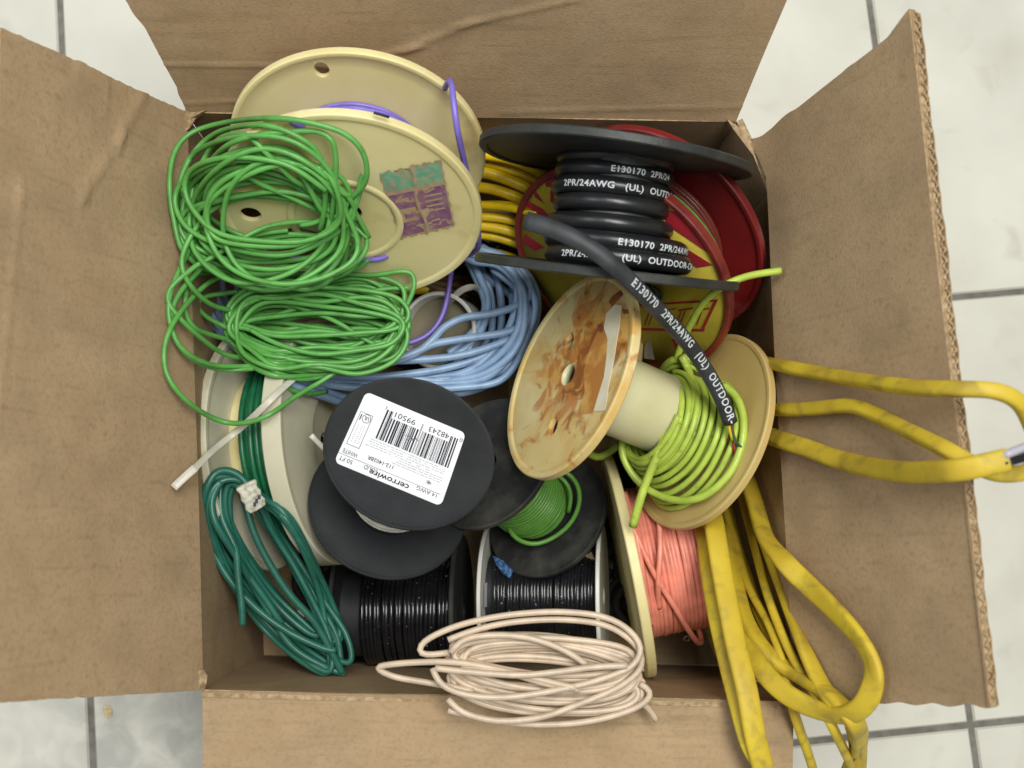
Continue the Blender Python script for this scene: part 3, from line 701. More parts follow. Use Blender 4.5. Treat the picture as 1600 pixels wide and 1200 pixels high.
spl([(951, 472), (958, 462), (976, 449), (979, 454), (968, 466), (956, 478)], .0019, stain)
spl([(972, 482), (980, 484), (990, 480), (992, 485), (984, 490), (974, 490)], .0019, stain)
spl([(934, 508), (940, 505), (944, 512), (940, 520), (935, 517)], .0021, stain)
mb = MB()
LW = .0018
winding(mb, c, n, -.093, -.066, .0265, LW, 6, jit=.001, jr=.0006)
# the sagging loose turns: circles round the core, dropped towards the viewer's lower side
e1_, e2_, _ = frame(n)
pts = []
upv = (Vector((0, 0, 1)) - n * n.z).normalized(); dn = (Vector((0, -1, 0)) - n * n.dot(Vector((0, -1, 0)))).normalized(); sd = upv.cross(n)
for t in range(8):
    off = -.058 - t * .0044; R = .0262 + .0018 * t + rng.uniform(-.001, .001); drop = .007 + .0018 * t + rng.uniform(-.0012, .0012)
    for k in range(10):
        a = 2 * math.pi * k / 10
        pts.append(c + n * (off - .00056 * k + rng.uniform(-.0006, .0006)) + upv * (R * math.cos(a)) + sd * (R * math.sin(a)) + dn * (drop * (.5 - .3 * math.cos(a))))
tube(mb, smooth(catmull(pts), 4), LW, 8)
for t in range(5):                 # inner darker turns
    pts2 = [c + n * (-.060 - .006 * t) + upv * (.0255 * math.cos(a)) + sd * (.0255 * math.sin(a)) + dn * .006 for a in np.linspace(0, 2 * math.pi, 13)]
    tube(mb, smooth(catmull(pts2), 2), LW, 8)
strand(mb, [(1066, 556, 17), (1074, 575, 16.5), (1078, 592, 17.5), (1066, 622, 18.2), (1050, 655, 18.6), (1030, 705, 18.4), (1008, 757, 17.8), (996, 795, 17.6), (989, 822, 17)], .0025)
strand(mb, LF([(990, 660, 15), (972, 693, 15.5), (978, 724, 15.6), (1006, 760, 15.4), (1052, 781, 15.8), (1098, 776, 15.6), (1138, 742, 15.2), (1159, 695, 15.2), (1161, 648, 15.4), (1148, 616, 15.4), (1130, 602, 15)], ['lback'], .5), .0022)
strand(mb, LF([(1056, 565, 16), (1064, 540, 16), (1078, 508, 16), (1100, 472, 16.6), (1130, 447, 17.6), (1170, 431, 19), (1220, 423, 20.4)], ['red', 'flap'], .35), .0021)
strand(mb, [(905, 690, 10), (920, 708, 11), (932, 717, 11.4), (950, 710, 11.6), (966, 694, 12)], .0024)
strand(mb, [(1140, 640, 13), (1112, 590, 15.5), (1080, 560, 16.4), (1050, 562, 16), (1034, 580, 14.5), (1030, 600, 13)], .0024)
strand(mb, [(1120, 620, 13), (1095, 578, 15.6), (1068, 568, 16), (1042, 576, 15), (1030, 596, 13)], .0023)
strand(mb, [(998, 455, 12), (1001, 500, 12), (996, 545, 12), (988, 575, 11)], .0014)
mb.build('wire', lime_w, root)

# ------------------------------------------------------------------ black spool with green wire (centre)
c = P(762.1, 723.3, 13.6); n = nrm(39.6, 142); b = c - n * .0700
root = empty('wire_spool', b - Vector((0, 0, .03))); tag(root, 'dusty black spool of grass green wire between the labelled spool and the rusty one', 'spool')
flange('flange', root, c, n, .0432, .0026, dusty_black, hole=.0065, lip=.0006, rim=.002)
flange('flange', root, P(855, 806, 8.4), n, .0418, .0026, dusty_black, hole=.0065, lip=.0006, rim=.002)
mb = MB(); cyl(mb, b, c, .016); mb.build('core', dusty_black, root)
mb = MB(); winding(mb, c, n, -.064, -.030, lambda t: .0208 + .003 * math.sin(t * 3), .00135, 16, jit=.0003, jr=.0003); winding(mb, c, n, -.03, -.005, .0225, .00135, 12, jit=.0006, jr=.0004)
strand(mb, [(880, 735, 11.6), (895, 745, 11.6), (905, 765, 11.2), (905, 790, 10.8), (890, 820, 10.4), (862, 842, 10.2), (832, 851, 10.2), (806, 842, 10.6), (793, 822, 11.0), (796, 805, 11.6)], .0015)
strand(mb, [(870, 742, 11.2), (885, 752, 11.4), (893, 775, 11.0), (888, 800, 10.6)], .0014)
mb.build('wire', lgreen_w, root)

# ------------------------------------------------------------------ labelled black spool with white wire
c = P(641, 705.1, 20); n = nrm(29, 60); b = c - n * .065
root = empty('wire_spool', b - Vector((0, 0, .03))); tag(root, 'black plastic spool with a white barcode label facing up, centre of the box', 'spool')
flange('flange', root, c, n, .0470, .0022, black_plastic, hole=.0004, lip=.0003, rim=.0012)
flange('flange', root, b, n, .0470, .0022, black_plastic, hole=.006, lip=.0003, rim=.0012)
mb = MB(); cyl(mb, b, c, .020); mb.build('core', black_plastic, root)
mb = MB(); winding(mb, c, n, -.054, -.004, .0225, .0017, 15, jit=.0004, jr=.0006)
strand(mb, [(520, 712, 16), (505, 700, 16.2), (496, 690, 16.4), (486, 680, 16.7)], .0016)
mb.build('wire', white_w, root)
Lc = [onplane(x, y, c + n * .0014, n) for x, y in ((689, 791), (522, 722), (572, 612), (728, 677))]   # (u0,v1) (u1,v1) (u1,v0) (u0,v0) ; b=0 at the first two
def LB(a, bb, h=0): return Lc[0] * (1 - a) * (1 - bb) + Lc[1] * a * (1 - bb) + Lc[2] * a * bb + Lc[3] * (1 - a) * bb + n * h
LWd = (Lc[1] - Lc[0]).length; LHt = (Lc[3] - Lc[0]).length
mb = MB(); out = []
rc = .05
for (cx, cy, a0) in ((rc, rc * 1.5, 180), (1 - rc, rc * 1.5, 270), (1 - rc, 1 - rc * 1.5, 0), (rc, 1 - rc * 1.5, 90)):
    for k in range(7):
        a = D(a0 + 15 * k); out.append((cx + rc * math.cos(a), cy + rc * 1.5 * math.sin(a)))
k = len(out); mb.add([LB(x, y, -.0002) for x, y in out] + [LB(x, y, .0001) for x, y in out], [[k + i for i in range(k)], [i for i in range(k)][::-1]] + [[i, (i + 1) % k, k + (i + 1) % k, k + i] for i in range(k)], 0, False)
label = mb.build('barcode_label', paper, root)
mb = MB()
def rect(a0, a1, b0, b1, h=.0002, mi=0): mb.add([LB(a0, b0, h), LB(a1, b0, h), LB(a1, b1, h), LB(a0, b1, h)], [[0, 1, 2, 3]], mi, False)
def ltext(s, ac, bc, hgt, width=None, bold=0, mi=0):
    """centred text; hgt in label-height units; b grows downwards in reading direction"""
    v, f = text_verts(s, 1.0, bold); x0 = min(q[0] for q in v); x1 = max(q[0] for q in v); capv = .72
    sy = hgt / capv; sx = (width / (x1 - x0)) if width else sy * LHt / LWd
    mb.add([LB(ac + (q[0] - (x0 + x1) / 2) * sx, bc - (q[1] - .36) * sy, .0002) for q in v], f, mi, False)
ltext('cerrowire', .505, .052, .078, .37, .018)
ltext('14 AWG', .16, .095, .052, .19); ltext('SOLID', .685, .088, .056, .125); ltext('50 FT', .915, .075, .054, .125)
rect(.04, 1.0, .128, .133)
ltext('WHITE', .905, .178, .056, .14); ltext('112-1402BR', .63, .215, .05, .24, .012)
# UPC bars with their digits
r = random.Random(48243); a = .05; bars = []
while a < .742:
    wbar = r.choice([.004, .004, .008, .012, .016]); gap = r.choice([.004, .005, .009, .012]); bars.append((a, wbar)); a += wbar + gap
for i, (a, wb) in enumerate(bars):
    guard = i < 4 or i > len(bars) - 5 or abs(a - .395) < .012
    rect(a, a + wb, .478, .888 if guard else .80)
ltext('48243', .235, .862, .075, .20); ltext('99501', .57, .862, .075, .20); ltext('0', .022, .885, .055); ltext('1', .768, .90, .055)
# round logo in its frame
for q in ((.848, .852, .27, .73), (.966, .970, .27, .73), (.848, .970, .27, .276), (.848, .970, .724, .73)): rect(*q)
N = 24
for (r0, r1) in ((.036, .041),):
    for i in range(N):
        a0, a1 = 2 * math.pi * i / N, 2 * math.pi * (i + 1) / N
        mb.add([LB(.895 + r_ * math.cos(t), .665 + r_ * 1.45 * math.sin(t), .0002) for r_, t in ((r0, a0), (r1, a0), (r1, a1), (r0, a1))], [[0, 1, 2, 3]], 0, False)
ltext('UL', .895, .665, .05, .045, .02); rect(.945, .955, .62, .70)
mb.build('label_printing', ink, label)
mb = MB()
for row in range(7):
    b0 = .262 + row * .030; a = .06 + r.uniform(0, .03)
    while a < (.50 if row < 3 else .78):
        l = r.uniform(.012, .04)
        if r.random() < .85: rect(a, a + l, b0, b0 + .010)
        a += l + .008
for (a0, b0) in ((.875, .32), (.90, .32), (.935, .32)):
    for k in range(9): rect(a0, a0 + .008, b0 + k * .028, b0 + k * .028 + .014)
mb.build('fine_print', ink_soft, label)
mb = MB()
for (ac, bc, n_) in ((.17, .21, 16), (.46, .66, 26)):
    mb = MB()
    for _ in range(n_):
        x, y = ac + r.gauss(0, .018 if n_ < 20 else .035), bc + r.gauss(0, .016); s = r.uniform(.003, .009)
        mb.add([LB(x + s * math.cos(t) * r.uniform(.6, 1.3), y + s * 1.3 * math.sin(t), .00028 + .00001 * _) for t in np.linspace(0, 2 * math.pi, 8)[:-1]], [list(range(7))], 0, False)
    mb.build('scuff', smudge, label)

# ------------------------------------------------------------------ black wire spools on the bottom
def lowspool(label_, cpx, w, R, fm_l, fm_r, n, wire_r, wind_r, turns, t=.002, z=6.5, under=True, lipl=.0005):
    c = P(*cpx, z); b = c - n * w
    root = empty('wire_spool', Vector((c.x + w / 2, c.y, max(c.z - R, 0)))); tag(root, label_, 'spool')
    flange('flange', root, c, n, R, t, fm_l, hole=.006, lip=lipl, rim=.0015)
    flange('flange', root, b, n, R, t, fm_r, hole=.006, lip=lipl, rim=.0015)
    mb = MB(); cyl(mb, b, c, wind_r - .004); mb.build('core', black_plastic, root)
    mb = MB(); winding(mb, c, n, -.006 - (.008 if R > .048 else 0), -w + .004, wind_r, wire_r, turns, jit=.0009, jr=.0005); mb.build('wire', black_wire, root)
    return root, c, b
rt, ca_, cb_ = lowspool('black spool of glossy black wire standing low beside the dark green coil', (544, 958), .075, .0500, black_plastic, dusty_black, nrm(97, 181), .0017, .0315, 21, z=5.6)
rt2, c2, b2_ = lowspool('spool of black wire with thin white flanges, low beside the salmon wire', (766, 930), .0735, .0455, white_plastic, white_plastic, nrm(100, 180), .0015, .0300, 30, t=.0016, z=5.8)
mb = MB(); A = [onplane(x, y, c2 - n * 0, nrm(80.5, 180)) for x, y in ((0, 0),)]
sl = [onplane(x, y, c2 + nrm(80, 0) * .0022, nrm(80, 0)) for x, y in ((757, 912), (766, 908), (767, 947), (756, 949))]
mb.add(sl + [q - Vector((0, 0, .0004)) for q in sl], [[0, 1, 2, 3], [7, 6, 5, 4]], 0, False); mb.build('sticker', paper, rt2)
mb = MB(); pt = [P(x, y, z) for x, y, z in ((770, 868, 9.2), (786, 876, 9.6), (802, 892, 9.2), (797, 904, 9.4), (784, 896, 9.0), (776, 884, 9.3))]
mb.add(pt + [q - Vector((0, 0, .001)) for q in pt], [[0, 1, 2, 3, 4, 5]] + [[i, (i + 1) % 6, 6 + (i + 1) % 6, 6 + i] for i in range(6)] + [[11, 10, 9, 8, 7, 6]], 0, False)
o = mb.build('paper_tag', blue_m); tag(o, 'small crumpled blue tag under the dusty black flange', 'tag')
mb = MB(); pt = [P(x, y, z) for x, y, z in ((908, 872, 8.5), (924, 862, 9.2), (934, 882, 9.0), (930, 900, 8.6), (916, 896, 8.4))]
mb.add(pt + [q - Vector((0, 0, .0015)) for q in pt], [[0, 1, 2, 3, 4]] + [[i, (i + 1) % 5, 5 + (i + 1) % 5, 5 + i] for i in range(5)], 0, False)
o = mb.build('cardboard_scrap', kraft_edge); tag(o, 'small brown cardboard scrap behind the white flange near the salmon wire', 'scrap')

# ------------------------------------------------------------------ salmon wire spool
c = P(981, 882, 9.2); n = nrm(93.5, 190.5); b = c - n * .0470
root = empty('wire_spool', b - Vector((0, 0, .075))); tag(root, 'cream spool full of salmon pink wire standing on edge near the front', 'spool')
flange('flange', root, c, n, .0700, .0052, cream, hole=.007, lip=.0004, rim=.003)
flange('flange', root, b, n, .0700, .0050, cream, hole=.007, lip=.0004, rim=.003)
mb = MB(); cyl(mb, b, c, .040); mb.build('core', cream, root)
mb = MB(); winding(mb, c, n, -.0050, -.0440, .0455, .00165, 15, jit=.0007, jr=.0006, seg=60); winding(mb, c, n, -.006, -.043, .0430, .0017, 13, seg=50)
strand(mb, [(966, 760, 13.0), (978, 800, 14.3), (1000, 850, 14.6), (1024, 900, 14.4), (1052, 945, 13.6), (1076, 985, 12.0), (1092, 1006, 10.5), (1097, 1000, 9.6), (1088, 972, 9.6), (1084, 962, 10)], .0017)
strand(mb, [(1030, 812, 14.2), (1032, 860, 14.7), (1028, 910, 14.4), (1030, 950, 13)], .0017)
strand(mb, [(976, 770, 13.2), (990, 820, 14.4), (1002, 880, 14.6), (1012, 940, 13.6), (1020, 975, 12)], .0017)
mb.build('wire', pink_w, root)
mb = MB(); lathe(mb, P(1072, 996, 7.5), Vector((.2, -.3, 1)), [(.001, 0), (.0028, .0005), (.0028, .002), (.001, .003)], 16); o = mb.build('metal_screw', mat('dull_steel', srgb(150, 146, 130), .35, metal=.9)); tag(o, 'tiny metal screw glinting in the gap below the salmon wire', 'screw')

# ------------------------------------------------------------------ white plastic ring
cr = P(684, 516, 11.0); nr = nrm(14, 200)
root = empty('tape_roll', cr - nr * .04); tag(root, 'round white plastic ring with a dull grey inner disc, left of the blue strands', 'ring')
mb = MB(); lathe(mb, cr, nr, [(.0222, 0), (.0235, .0008), (.0245, 0), (.0245, -.034), (.0222, -.034)], 72); o = mb.build('rim', white_plastic, root); autosmooth(o, 40)
mb = MB(); lathe(mb, cr - nr * .013, nr, [(.0001, 0), (.0220, 0), (.0220, -.003), (.0001, -.003)], 60); o = mb.build('inner_disc', mat('grey_board', srgb(128, 120, 98), .7, srgb(108, 102, 82), 30, bump=.2), root); autosmooth(o, 40)
mb = MB(); p = smooth(catmull(W([(697, 476, 9.5), (708, 466, 11), (722, 452, 12), (738, 448, 12), (752, 455, 10), (758, 468, 8)])), 3); tube(mb, p, .0022, 8, h=.0005, up=(0, -.6, 1)); mb.build('clear_strap', tie_m, root)

# ------------------------------------------------------------------ light blue wire coil
mb = MB(); BR_ = .0025
ringc = [(735, 395, 11), (790, 412, 11.6), (824, 460, 11.6), (814, 530, 11.4), (770, 585, 11), (700, 602, 10.8), (600, 603, 11), (500, 592, 11), (420, 560, 10.5), (350, 508, 9.5), (310, 440, 9), (298, 370, 9), (330, 290, 9), (430, 240, 7), (560, 250, 4.5), (680, 320, 6)]
bundle(mb, ringc, 13, BR_, 10, .7, grow=.03, wob=.5, lift=['dg'])
SB = lambda pts, z0, z1: strand(mb, LF(pts, ['dg'], .3, z0, z1), BR_)
SB([(742, 392), (776, 396), (812, 418), (829, 448), (824, 466), (800, 481), (763, 491), (722, 497), (693, 512), (674, 533), (648, 553), (610, 566), (560, 572)], 11.5, 13.0)
SB([(770, 420), (812, 455), (827, 491), (819, 507), (787, 520), (733, 528), (680, 537), (653, 549), (632, 557), (590, 570), (540, 576)], 11.4, 13.2)
SB([(790, 430), (824, 470), (832, 505), (808, 524), (760, 544), (709, 557), (640, 563), (600, 563), (540, 562), (480, 560)], 11.2, 12.8)
SB([(800, 460), (800, 520), (757, 555), (693, 576), (613, 587), (560, 589), (500, 585), (440, 572)], 11.0, 12.4)
SB([(812, 480), (804, 530), (776, 556), (747, 576), (699, 595), (640, 592), (560, 600)], 10.8, 11.6)
SB([(828, 470), (826, 540), (805, 573), (781, 592), (733, 612), (700, 614), (640, 612)], 9.6, 10.6)
SB([(735, 400), (752, 440), (763, 470), (750, 520), (716, 552), (690, 562)], 10.6, 11.4)
SB([(725, 395), (742, 430), (758, 470), (756, 490), (738, 520), (700, 552)], 10.2, 11.2)
SB([(760, 395), (778, 440), (784, 490), (778, 530), (750, 560)], 10.0, 10.8)
SB([(752, 385), (790, 415), (804, 470), (798, 520), (766, 566)], 10.0, 10.4)
SB([(730, 410), (770, 440), (806, 470), (818, 510), (806, 552), (770, 590)], 10, 10)
SB([(745, 405), (764, 450), (770, 500), (764, 530), (742, 556)], 9.8, 10)
SB([(800, 400), (836, 450), (838, 500), (826, 560), (805, 590)], 8.8, 8.8)
SB([(294, 340), (290, 380), (300, 430), (322, 480), (360, 530), (410, 562), (470, 584), (530, 596)], 10.5, 11.5)
SB([(312, 360), (322, 420), (346, 480), (384, 520), (440, 560), (500, 580)], 10.2, 11.5)
SB([(346, 390), (346, 430), (352, 470), (380, 510), (420, 540)], 9.5, 10)
SB([(362, 390), (368, 440), (380, 480), (420, 520)], 9.2, 9.8)
SB([(430, 590), (480, 610), (530, 628), (570, 640)], 10.2, 9.8)
SB([(420, 570), (470, 594), (520, 615), (560, 626)], 10.6, 10.2)
o = mb.build('wire_coil', blue_w); tag(o, 'light blue wire coil looping under the green tangle to the centre', 'wire coil')

# ------------------------------------------------------------------ green wire tangle
mb = MB(); GR = .00148
def ell(cx, cy, rx, ry, z, rot=0, n=12, dz=0):
    out = []; r_ = D(rot)
    for k in range(n):
        a = 2 * math.pi * k / n; x, y = rx * math.cos(a), ry * math.sin(a)
        out.append((cx + x * math.cos(r_) - y * math.sin(r_), cy + x * math.sin(r_) + y * math.cos(r_), z + dz * math.sin(a)))
    return out
def loops(cx, cy, rx, ry, z, turns, jc, jr, jz, rot=0, jrot=15, dz=0):
    pts = []
    for t in range(turns):
        e_ = ell(cx + rng.uniform(-jc, jc), cy + rng.uniform(-jc, jc) * .8, rx * (1 + rng.uniform(-jr, jr)), ry * (1 + rng.uniform(-jr, jr)), z + rng.uniform(-jz, jz), rot + rng.uniform(-jrot, jrot), 12, dz)
        pts += [(x + rng.uniform(-2, 2), y + rng.uniform(-2, 2), zz) for x, y, zz in e_]
    pts = LF(pts, ['cream', 'dg', 'lflap'], .5 + rng.uniform(0, .8))
    tube(mb, smooth(catmull(W(pts)), 10), GR, 8)
# lower, dense hank: flattened turns stacked one on another, fanning out in y
pts = []
NT = 34
for t in range(NT):
    z = 13.6 + 3.2 * t / NT; w_ = 1 - .10 * abs(t / NT - .3)
    yt = 432 + rng.uniform(0, 1) ** .8 * 66; yb = 505 + rng.uniform(0, 1) ** .7 * 76; ym = (yt + yb) / 2 + rng.uniform(-10, 10); sl = rng.uniform(-10, 26)
    xl = 352 + rng.uniform(0, 22); xr = 642 - rng.uniform(0, 26)
    pts += [(xl, ym - sl * .5, z - .5), (xl + 22, yt + (ym - yt) * .25 - sl * .4, z), (430, yt - 2 + rng.uniform(-6, 6), z + .2), (500, yt - sl * .1 + rng.uniform(-8, 8), z + .3), (565, yt + sl * .4 + rng.uniform(-6, 6), z + .2),
            (xr - 18, yt + (ym - yt) * .35 + sl * .5, z), (xr, ym + sl * .3, z - .5), (xr - 20, yb - (yb - ym) * .35 + sl * .3, z), (560, yb + rng.uniform(-6, 6) + sl * .1, z + .2), (495, yb + rng.uniform(-8, 8), z + .3), (430, yb - sl * .5 + rng.uniform(-6, 6), z + .2), (xl + 20, yb - (yb - ym) * .45 - sl * .4, z)]
pts = LF(pts, ['cream', 'dg'], 1.0)
tube(mb, smooth(catmull(W(pts)), 6), GR, 8)
# upper, loose hank: wide irregular turns
pts = []
for t in range(19):
    z = 17.0 + 3.4 * t / 19; a0 = rng.uniform(-22, 22); big = t % 5 == 4
    cx_, cy_ = 424 + rng.uniform(-26, 22), 326 + rng.uniform(-30, 44)
    rx_, ry_ = (138 if big else rng.uniform(92, 136)), rng.uniform(46, 104)
    if cy_ + ry_ > 445: cy_ = 445 - ry_
    if cy_ - ry_ < 194: cy_ = 194 + ry_
    if cx_ - rx_ < 274: cx_ = 274 + rx_
    e_ = ell(cx_, cy_, rx_, ry_, z, a0 + 8, 9, .3)
    pts += [(x + rng.uniform(-7, 7), y + rng.uniform(-7, 7), zz) for x, y, zz in e_]
n_ = len(pts)
for k in range(2): pass
q_ = LF(pts, ['cream', 'dg', 'lflap'], .5)
q_ = [(x, y, z + 1.3 * i / len(q_)) for i, (x, y, z) in enumerate(q_)]
tube(mb, smooth(catmull(W(q_)), 8), GR, 8)
loops(460, 404, 112, 32, 16.6, 4, 10, .2, .6, -6, 8)
SG = lambda pts, z0, z1: strand(mb, LF(pts, ['cream', 'dg', 'lflap'], .9, z0, z1), GR)
SG([(400, 430, 15), (330, 424, 16.5), (286, 392), (272, 345), (265, 292), (272, 240), (300, 207), (360, 190), (430, 185), (490, 193), (540, 210), (568, 240), (572, 282), (545, 312), (500, 345), (470, 352)], 19.5, 20.5)
SG([(400, 490, 13.5), (330, 476, 16), (288, 430), (290, 385), (330, 329), (386, 308), (443, 311), (488, 320), (533, 335), (564, 356), (574, 382), (562, 405), (530, 425), (480, 436)], 20.6, 19.5)
SG([(400, 560, 13.5), (340, 548, 16), (262, 470), (300, 420), (330, 403), (398, 362), (443, 349), (499, 347), (544, 362), (562, 384), (556, 410), (520, 430)], 20.4, 19)
SG([(380, 400, 17), (310, 360, 18.5), (292, 290), (310, 264), (330, 257), (359, 261), (409, 288), (454, 308), (500, 330), (548, 350), (574, 372)], 20.0, 20.2)
SG([(380, 420, 17), (316, 376, 18.5), (300, 300), (330, 230), (360, 210), (388, 213), (420, 243), (449, 272), (467, 286), (510, 300), (552, 330), (576, 370)], 20.4, 20)
SG([(380, 430, 16.5), (300, 400, 18.5), (275, 330), (290, 260), (330, 212), (390, 196), (440, 202), (492, 232), (506, 270), (508, 320), (500, 360)], 19.8, 19.4)
SG([(450, 360), (390, 370), (332, 404), (287, 449), (269, 485), (271, 522), (292, 554), (332, 575), (384, 577), (437, 569), (480, 566)], 19.4, 15.5)
SG([(330, 330), (306, 370), (274, 436), (264, 470), (266, 506), (284, 545), (330, 570), (400, 572)], 19.6, 16.5)
SG([(470, 440), (430, 438), (397, 433), (358, 430), (327, 441), (292, 475), (266, 514), (256, 554), (266, 596), (306, 638), (358, 661), (411, 653), (463, 619), (502, 596), (529, 580), (580, 565)], 17.5, 16.0)
SG([(352, 480), (355, 525), (387, 554), (437, 583), (476, 593), (529, 580), (576, 569), (606, 545), (612, 525)], 15.5, 15.6)
SG([(360, 512), (387, 532), (408, 552), (450, 559), (516, 553), (581, 527), (628, 488), (647, 449), (644, 428), (626, 424), (580, 430), (520, 426)], 16.0, 15.8)
SG([(430, 450), (345, 459), (319, 464), (308, 478), (324, 496), (358, 514), (387, 532), (430, 545), (500, 552)], 15.8, 15.8)
SG([(380, 430), (345, 426), (308, 428), (292, 454), (290, 488), (306, 514), (353, 530), (387, 542), (440, 575), (520, 560)], 15.4, 15.4)
SG([(376, 440), (440, 470), (520, 500), (570, 530), (600, 540), (625, 500), (630, 450), (590, 432)], 16.2, 16.0)
SG([(372, 432), (420, 450), (480, 462), (560, 478), (620, 480)], 16.2, 16.2)
SG([(410, 500), (470, 480), (530, 465), (600, 452), (640, 450)], 15.8, 15.8)
SG([(432, 586), (440, 600), (458, 610), (480, 616), (510, 612)], 14.0, 12.5)
o = mb.build('wire_coil', green_w); tag(o, 'tangled bright green thin wire spilling over the left rim of the box', 'wire coil')

# ------------------------------------------------------------------ cable ties
mb = MB()
def strap(pts, w_, t_=.0005, z0=None, z1=None, up=(0, 0, 1)):
    p = smooth(catmull(W(LF(pts, ['dg', 'lflap'], .9, z0, z1))), 3); tube(mb, p, w_, 8, h=t_, up=up, power=.6)
strap([(482, 572), (440, 608), (385, 661), (330, 706), (306, 730), (272, 760)], .0020, .0003, 14.5, 17.5)
strap([(306, 730), (290, 744), (271, 762)], .0023, .0005, 17.2, 17.6)
strap([(500, 572), (484, 576), (478, 596), (482, 612)], .0018, .0006, 14.6, 13)
o = mb.build('cable_tie', tie_m); tag(o, 'long translucent white cable tie sticking out over the dark green spool', 'cable tie')
mb = MB(); strap([(739, 148), (738, 165), (735, 185), (728, 215)], .0016, .0006, 17.5, 12)
o = mb.build('cable_tie', tie_m); tag(o, 'short white cable tie tip poking up behind the big cream spool', 'cable tie')

# ------------------------------------------------------------------ teal green hank in the lower left corner
mb = MB()
ctrlL = [(362, 742, 15.2), (332, 752, 15), (320, 792, 14.4), (338, 852, 13), (376, 918, 11.5), (430, 978, 10), (488, 1026, 11), (530, 1044, 11.4), (526, 1000, 11.4), (494, 940, 11.4), (460, 880, 12), (424, 822, 12.6), (396, 772, 14)]
bundle(mb, ctrlL, 6, .0019, 6, .5, grow=.03, lift=['dg'])
ctrlR = [(385, 765, 14), (356, 745, 15.2), (352, 790, 14.4), (372, 850, 13), (412, 910, 11.6), (456, 960, 11.4), (506, 1000, 11.4), (522, 985, 11.4), (506, 920, 11.4), (476, 855, 11.8), (440, 800, 12)]
bundle(mb, ctrlR, 6, .0019, 6, .6, grow=.05, lift=['dg'])
SD = lambda pts, z0, z1: strand(mb, LF(pts, ['dg'], .4, z0, z1), .0022)
SD([(398, 772), (370, 740), (338, 738), (318, 778), (322, 830), (352, 896), (400, 950), (452, 988), (508, 1014), (524, 1016)], 15.8, 11.6)
SD([(366, 756), (358, 776), (362, 830), (384, 890), (416, 938), (440, 975)], 15.2, 12)
SD([(345, 755), (346, 806), (368, 858), (372, 900), (377, 940), (379, 976)], 15.2, 14.2)
SD([(376, 760), (400, 840), (446, 920), (494, 976), (534, 1050)], 14.8, 11.5)
SD([(408, 800), (450, 868), (486, 930), (502, 1005)], 12.6, 11)
SD([(346, 752), (332, 775), (336, 815), (376, 880), (420, 956), (456, 1010), (508, 1042), (538, 1052)], 14.2, 11)
o = mb.build('wire_coil', teal_w); tag(o, 'long hank of teal green wire held by a paper tag, lower left corner', 'wire coil')
mb = MB(); q0, q1 = P(384, 756, 18.6), P(402, 794, 17.6); ax_ = (q1 - q0); an = ax_.normalized()
pp_ = catmull([q0, q0 * .6 + q1 * .4 + Vector((0, 0, .001)), q1], .0012); tube(mb, pp_, [.0056 + .0005 * math.sin(k * 1.3) for k in range(len(pp_))], 14, h=[.0022 + .0004 * math.sin(k * 2.1) for k in range(len(pp_))], up=(.25, .1, 1), power=.7)
tg = mb.build('paper_tag', tag_paper); tag(tg, 'small worn paper tag wrapped round the teal green hank', 'tag')
mb = MB()
for (x, y) in ((401, 783), (405, 777), (398, 788)):
    q = P(x, y, q0.z * 100 + .9); s = .0008; mb.add([q + Vector((dx * s, dy * s * 1.5, .0)) for dx, dy in ((-1, -1), (1, -1), (1, 1), (-1, 1))], [[0, 1, 2, 3]], 0, False)
mb.build('tag_printing', ink, tg)
mb = MB(); q = P(470, 968, 8.5); a_ = (P(484, 1000, 8.0) - q)
lathe(mb, q, a_.normalized(), [(.0001, 0), (.0042, .0004), (.0060, a_.length * .8), (.0056, a_.length), (.0001, a_.length)], 14, closed=False); o = mb.build('wire_nut', orange_m); tag(o, 'orange plastic wire nut behind the teal green hank', 'wire nut')
mb = MB(); pt = [P(x, y, z) for x, y, z in ((460, 958, 7.8), (474, 948, 8.0), (486, 962, 8), (470, 980, 7.8))]; mb.add(pt + [v_ - Vector((0, 0, .0006)) for v_ in pt], [[0, 1, 2, 3], [7, 6, 5, 4]], 0, False); o = mb.build('paper_scrap', tag_paper); tag(o, 'scrap of pale paper beside the orange wire nut', 'scrap')

# ------------------------------------------------------------------ yellow flat cable
def rib(mb, pts, w_, h_, z0=None, z1=None, ups=None, sides=14):
    p = smooth(catmull(W(LF(pts, ['flap'], .75, z0, z1, 1)), .004), 6); n_ = len(p)
    if ups is None: ups = [(0, 0, 1)]
    k = len(ups); U = np.array([[np.interp(i / (n_ - 1), np.linspace(0, 1, k), [u[j] for u in ups]) for j in range(3)] for i in range(n_)])
    tube(mb, p, w_, sides, h=h_, up=U, power=.6); return p
disc_lift('pk', P(983, 892, 9.2) - nrm(93.5, 190.5) * .047, nrm(93.5, 190.5), .077)
mb = MB(); YW, YH = .0056, .0024
py = rib(mb, [(1150, 700, 10), (1176, 775, 13.5), (1196, 840, 17), (1218, 868, 19), (1240, 893, 20.6), (1300, 950, 20), (1346, 1002, 22), (1366, 1050, 23), (1354, 1096, 23), (1322, 1118, 22.4), (1280, 1110, 21.6), (1228, 1084, 20.4), (1186, 1040, 18.8), (1158, 980, 16), (1146, 912, 13.5), (1140, 850, 11)], YW, YH,
         ups=[(.3, .3, 1), (.3, .5, 1), (-.8, -.3, .8), (-.9, -.9, .35), (0, -.4, 1), (0, 0, 1), (.2, .3, 1)])
rib(mb, [(1108, 770, 12.5), (1116, 820, 16.4), (1129, 900, 18), (1148, 1000, 19.4), (1167, 1080, 20.4), (1180, 1152, 20.4), (1200, 1230, 19), (1210, 1290, 15)], .0060, YH, ups=[(.1, 0, 1), (.2, 0, 1)])
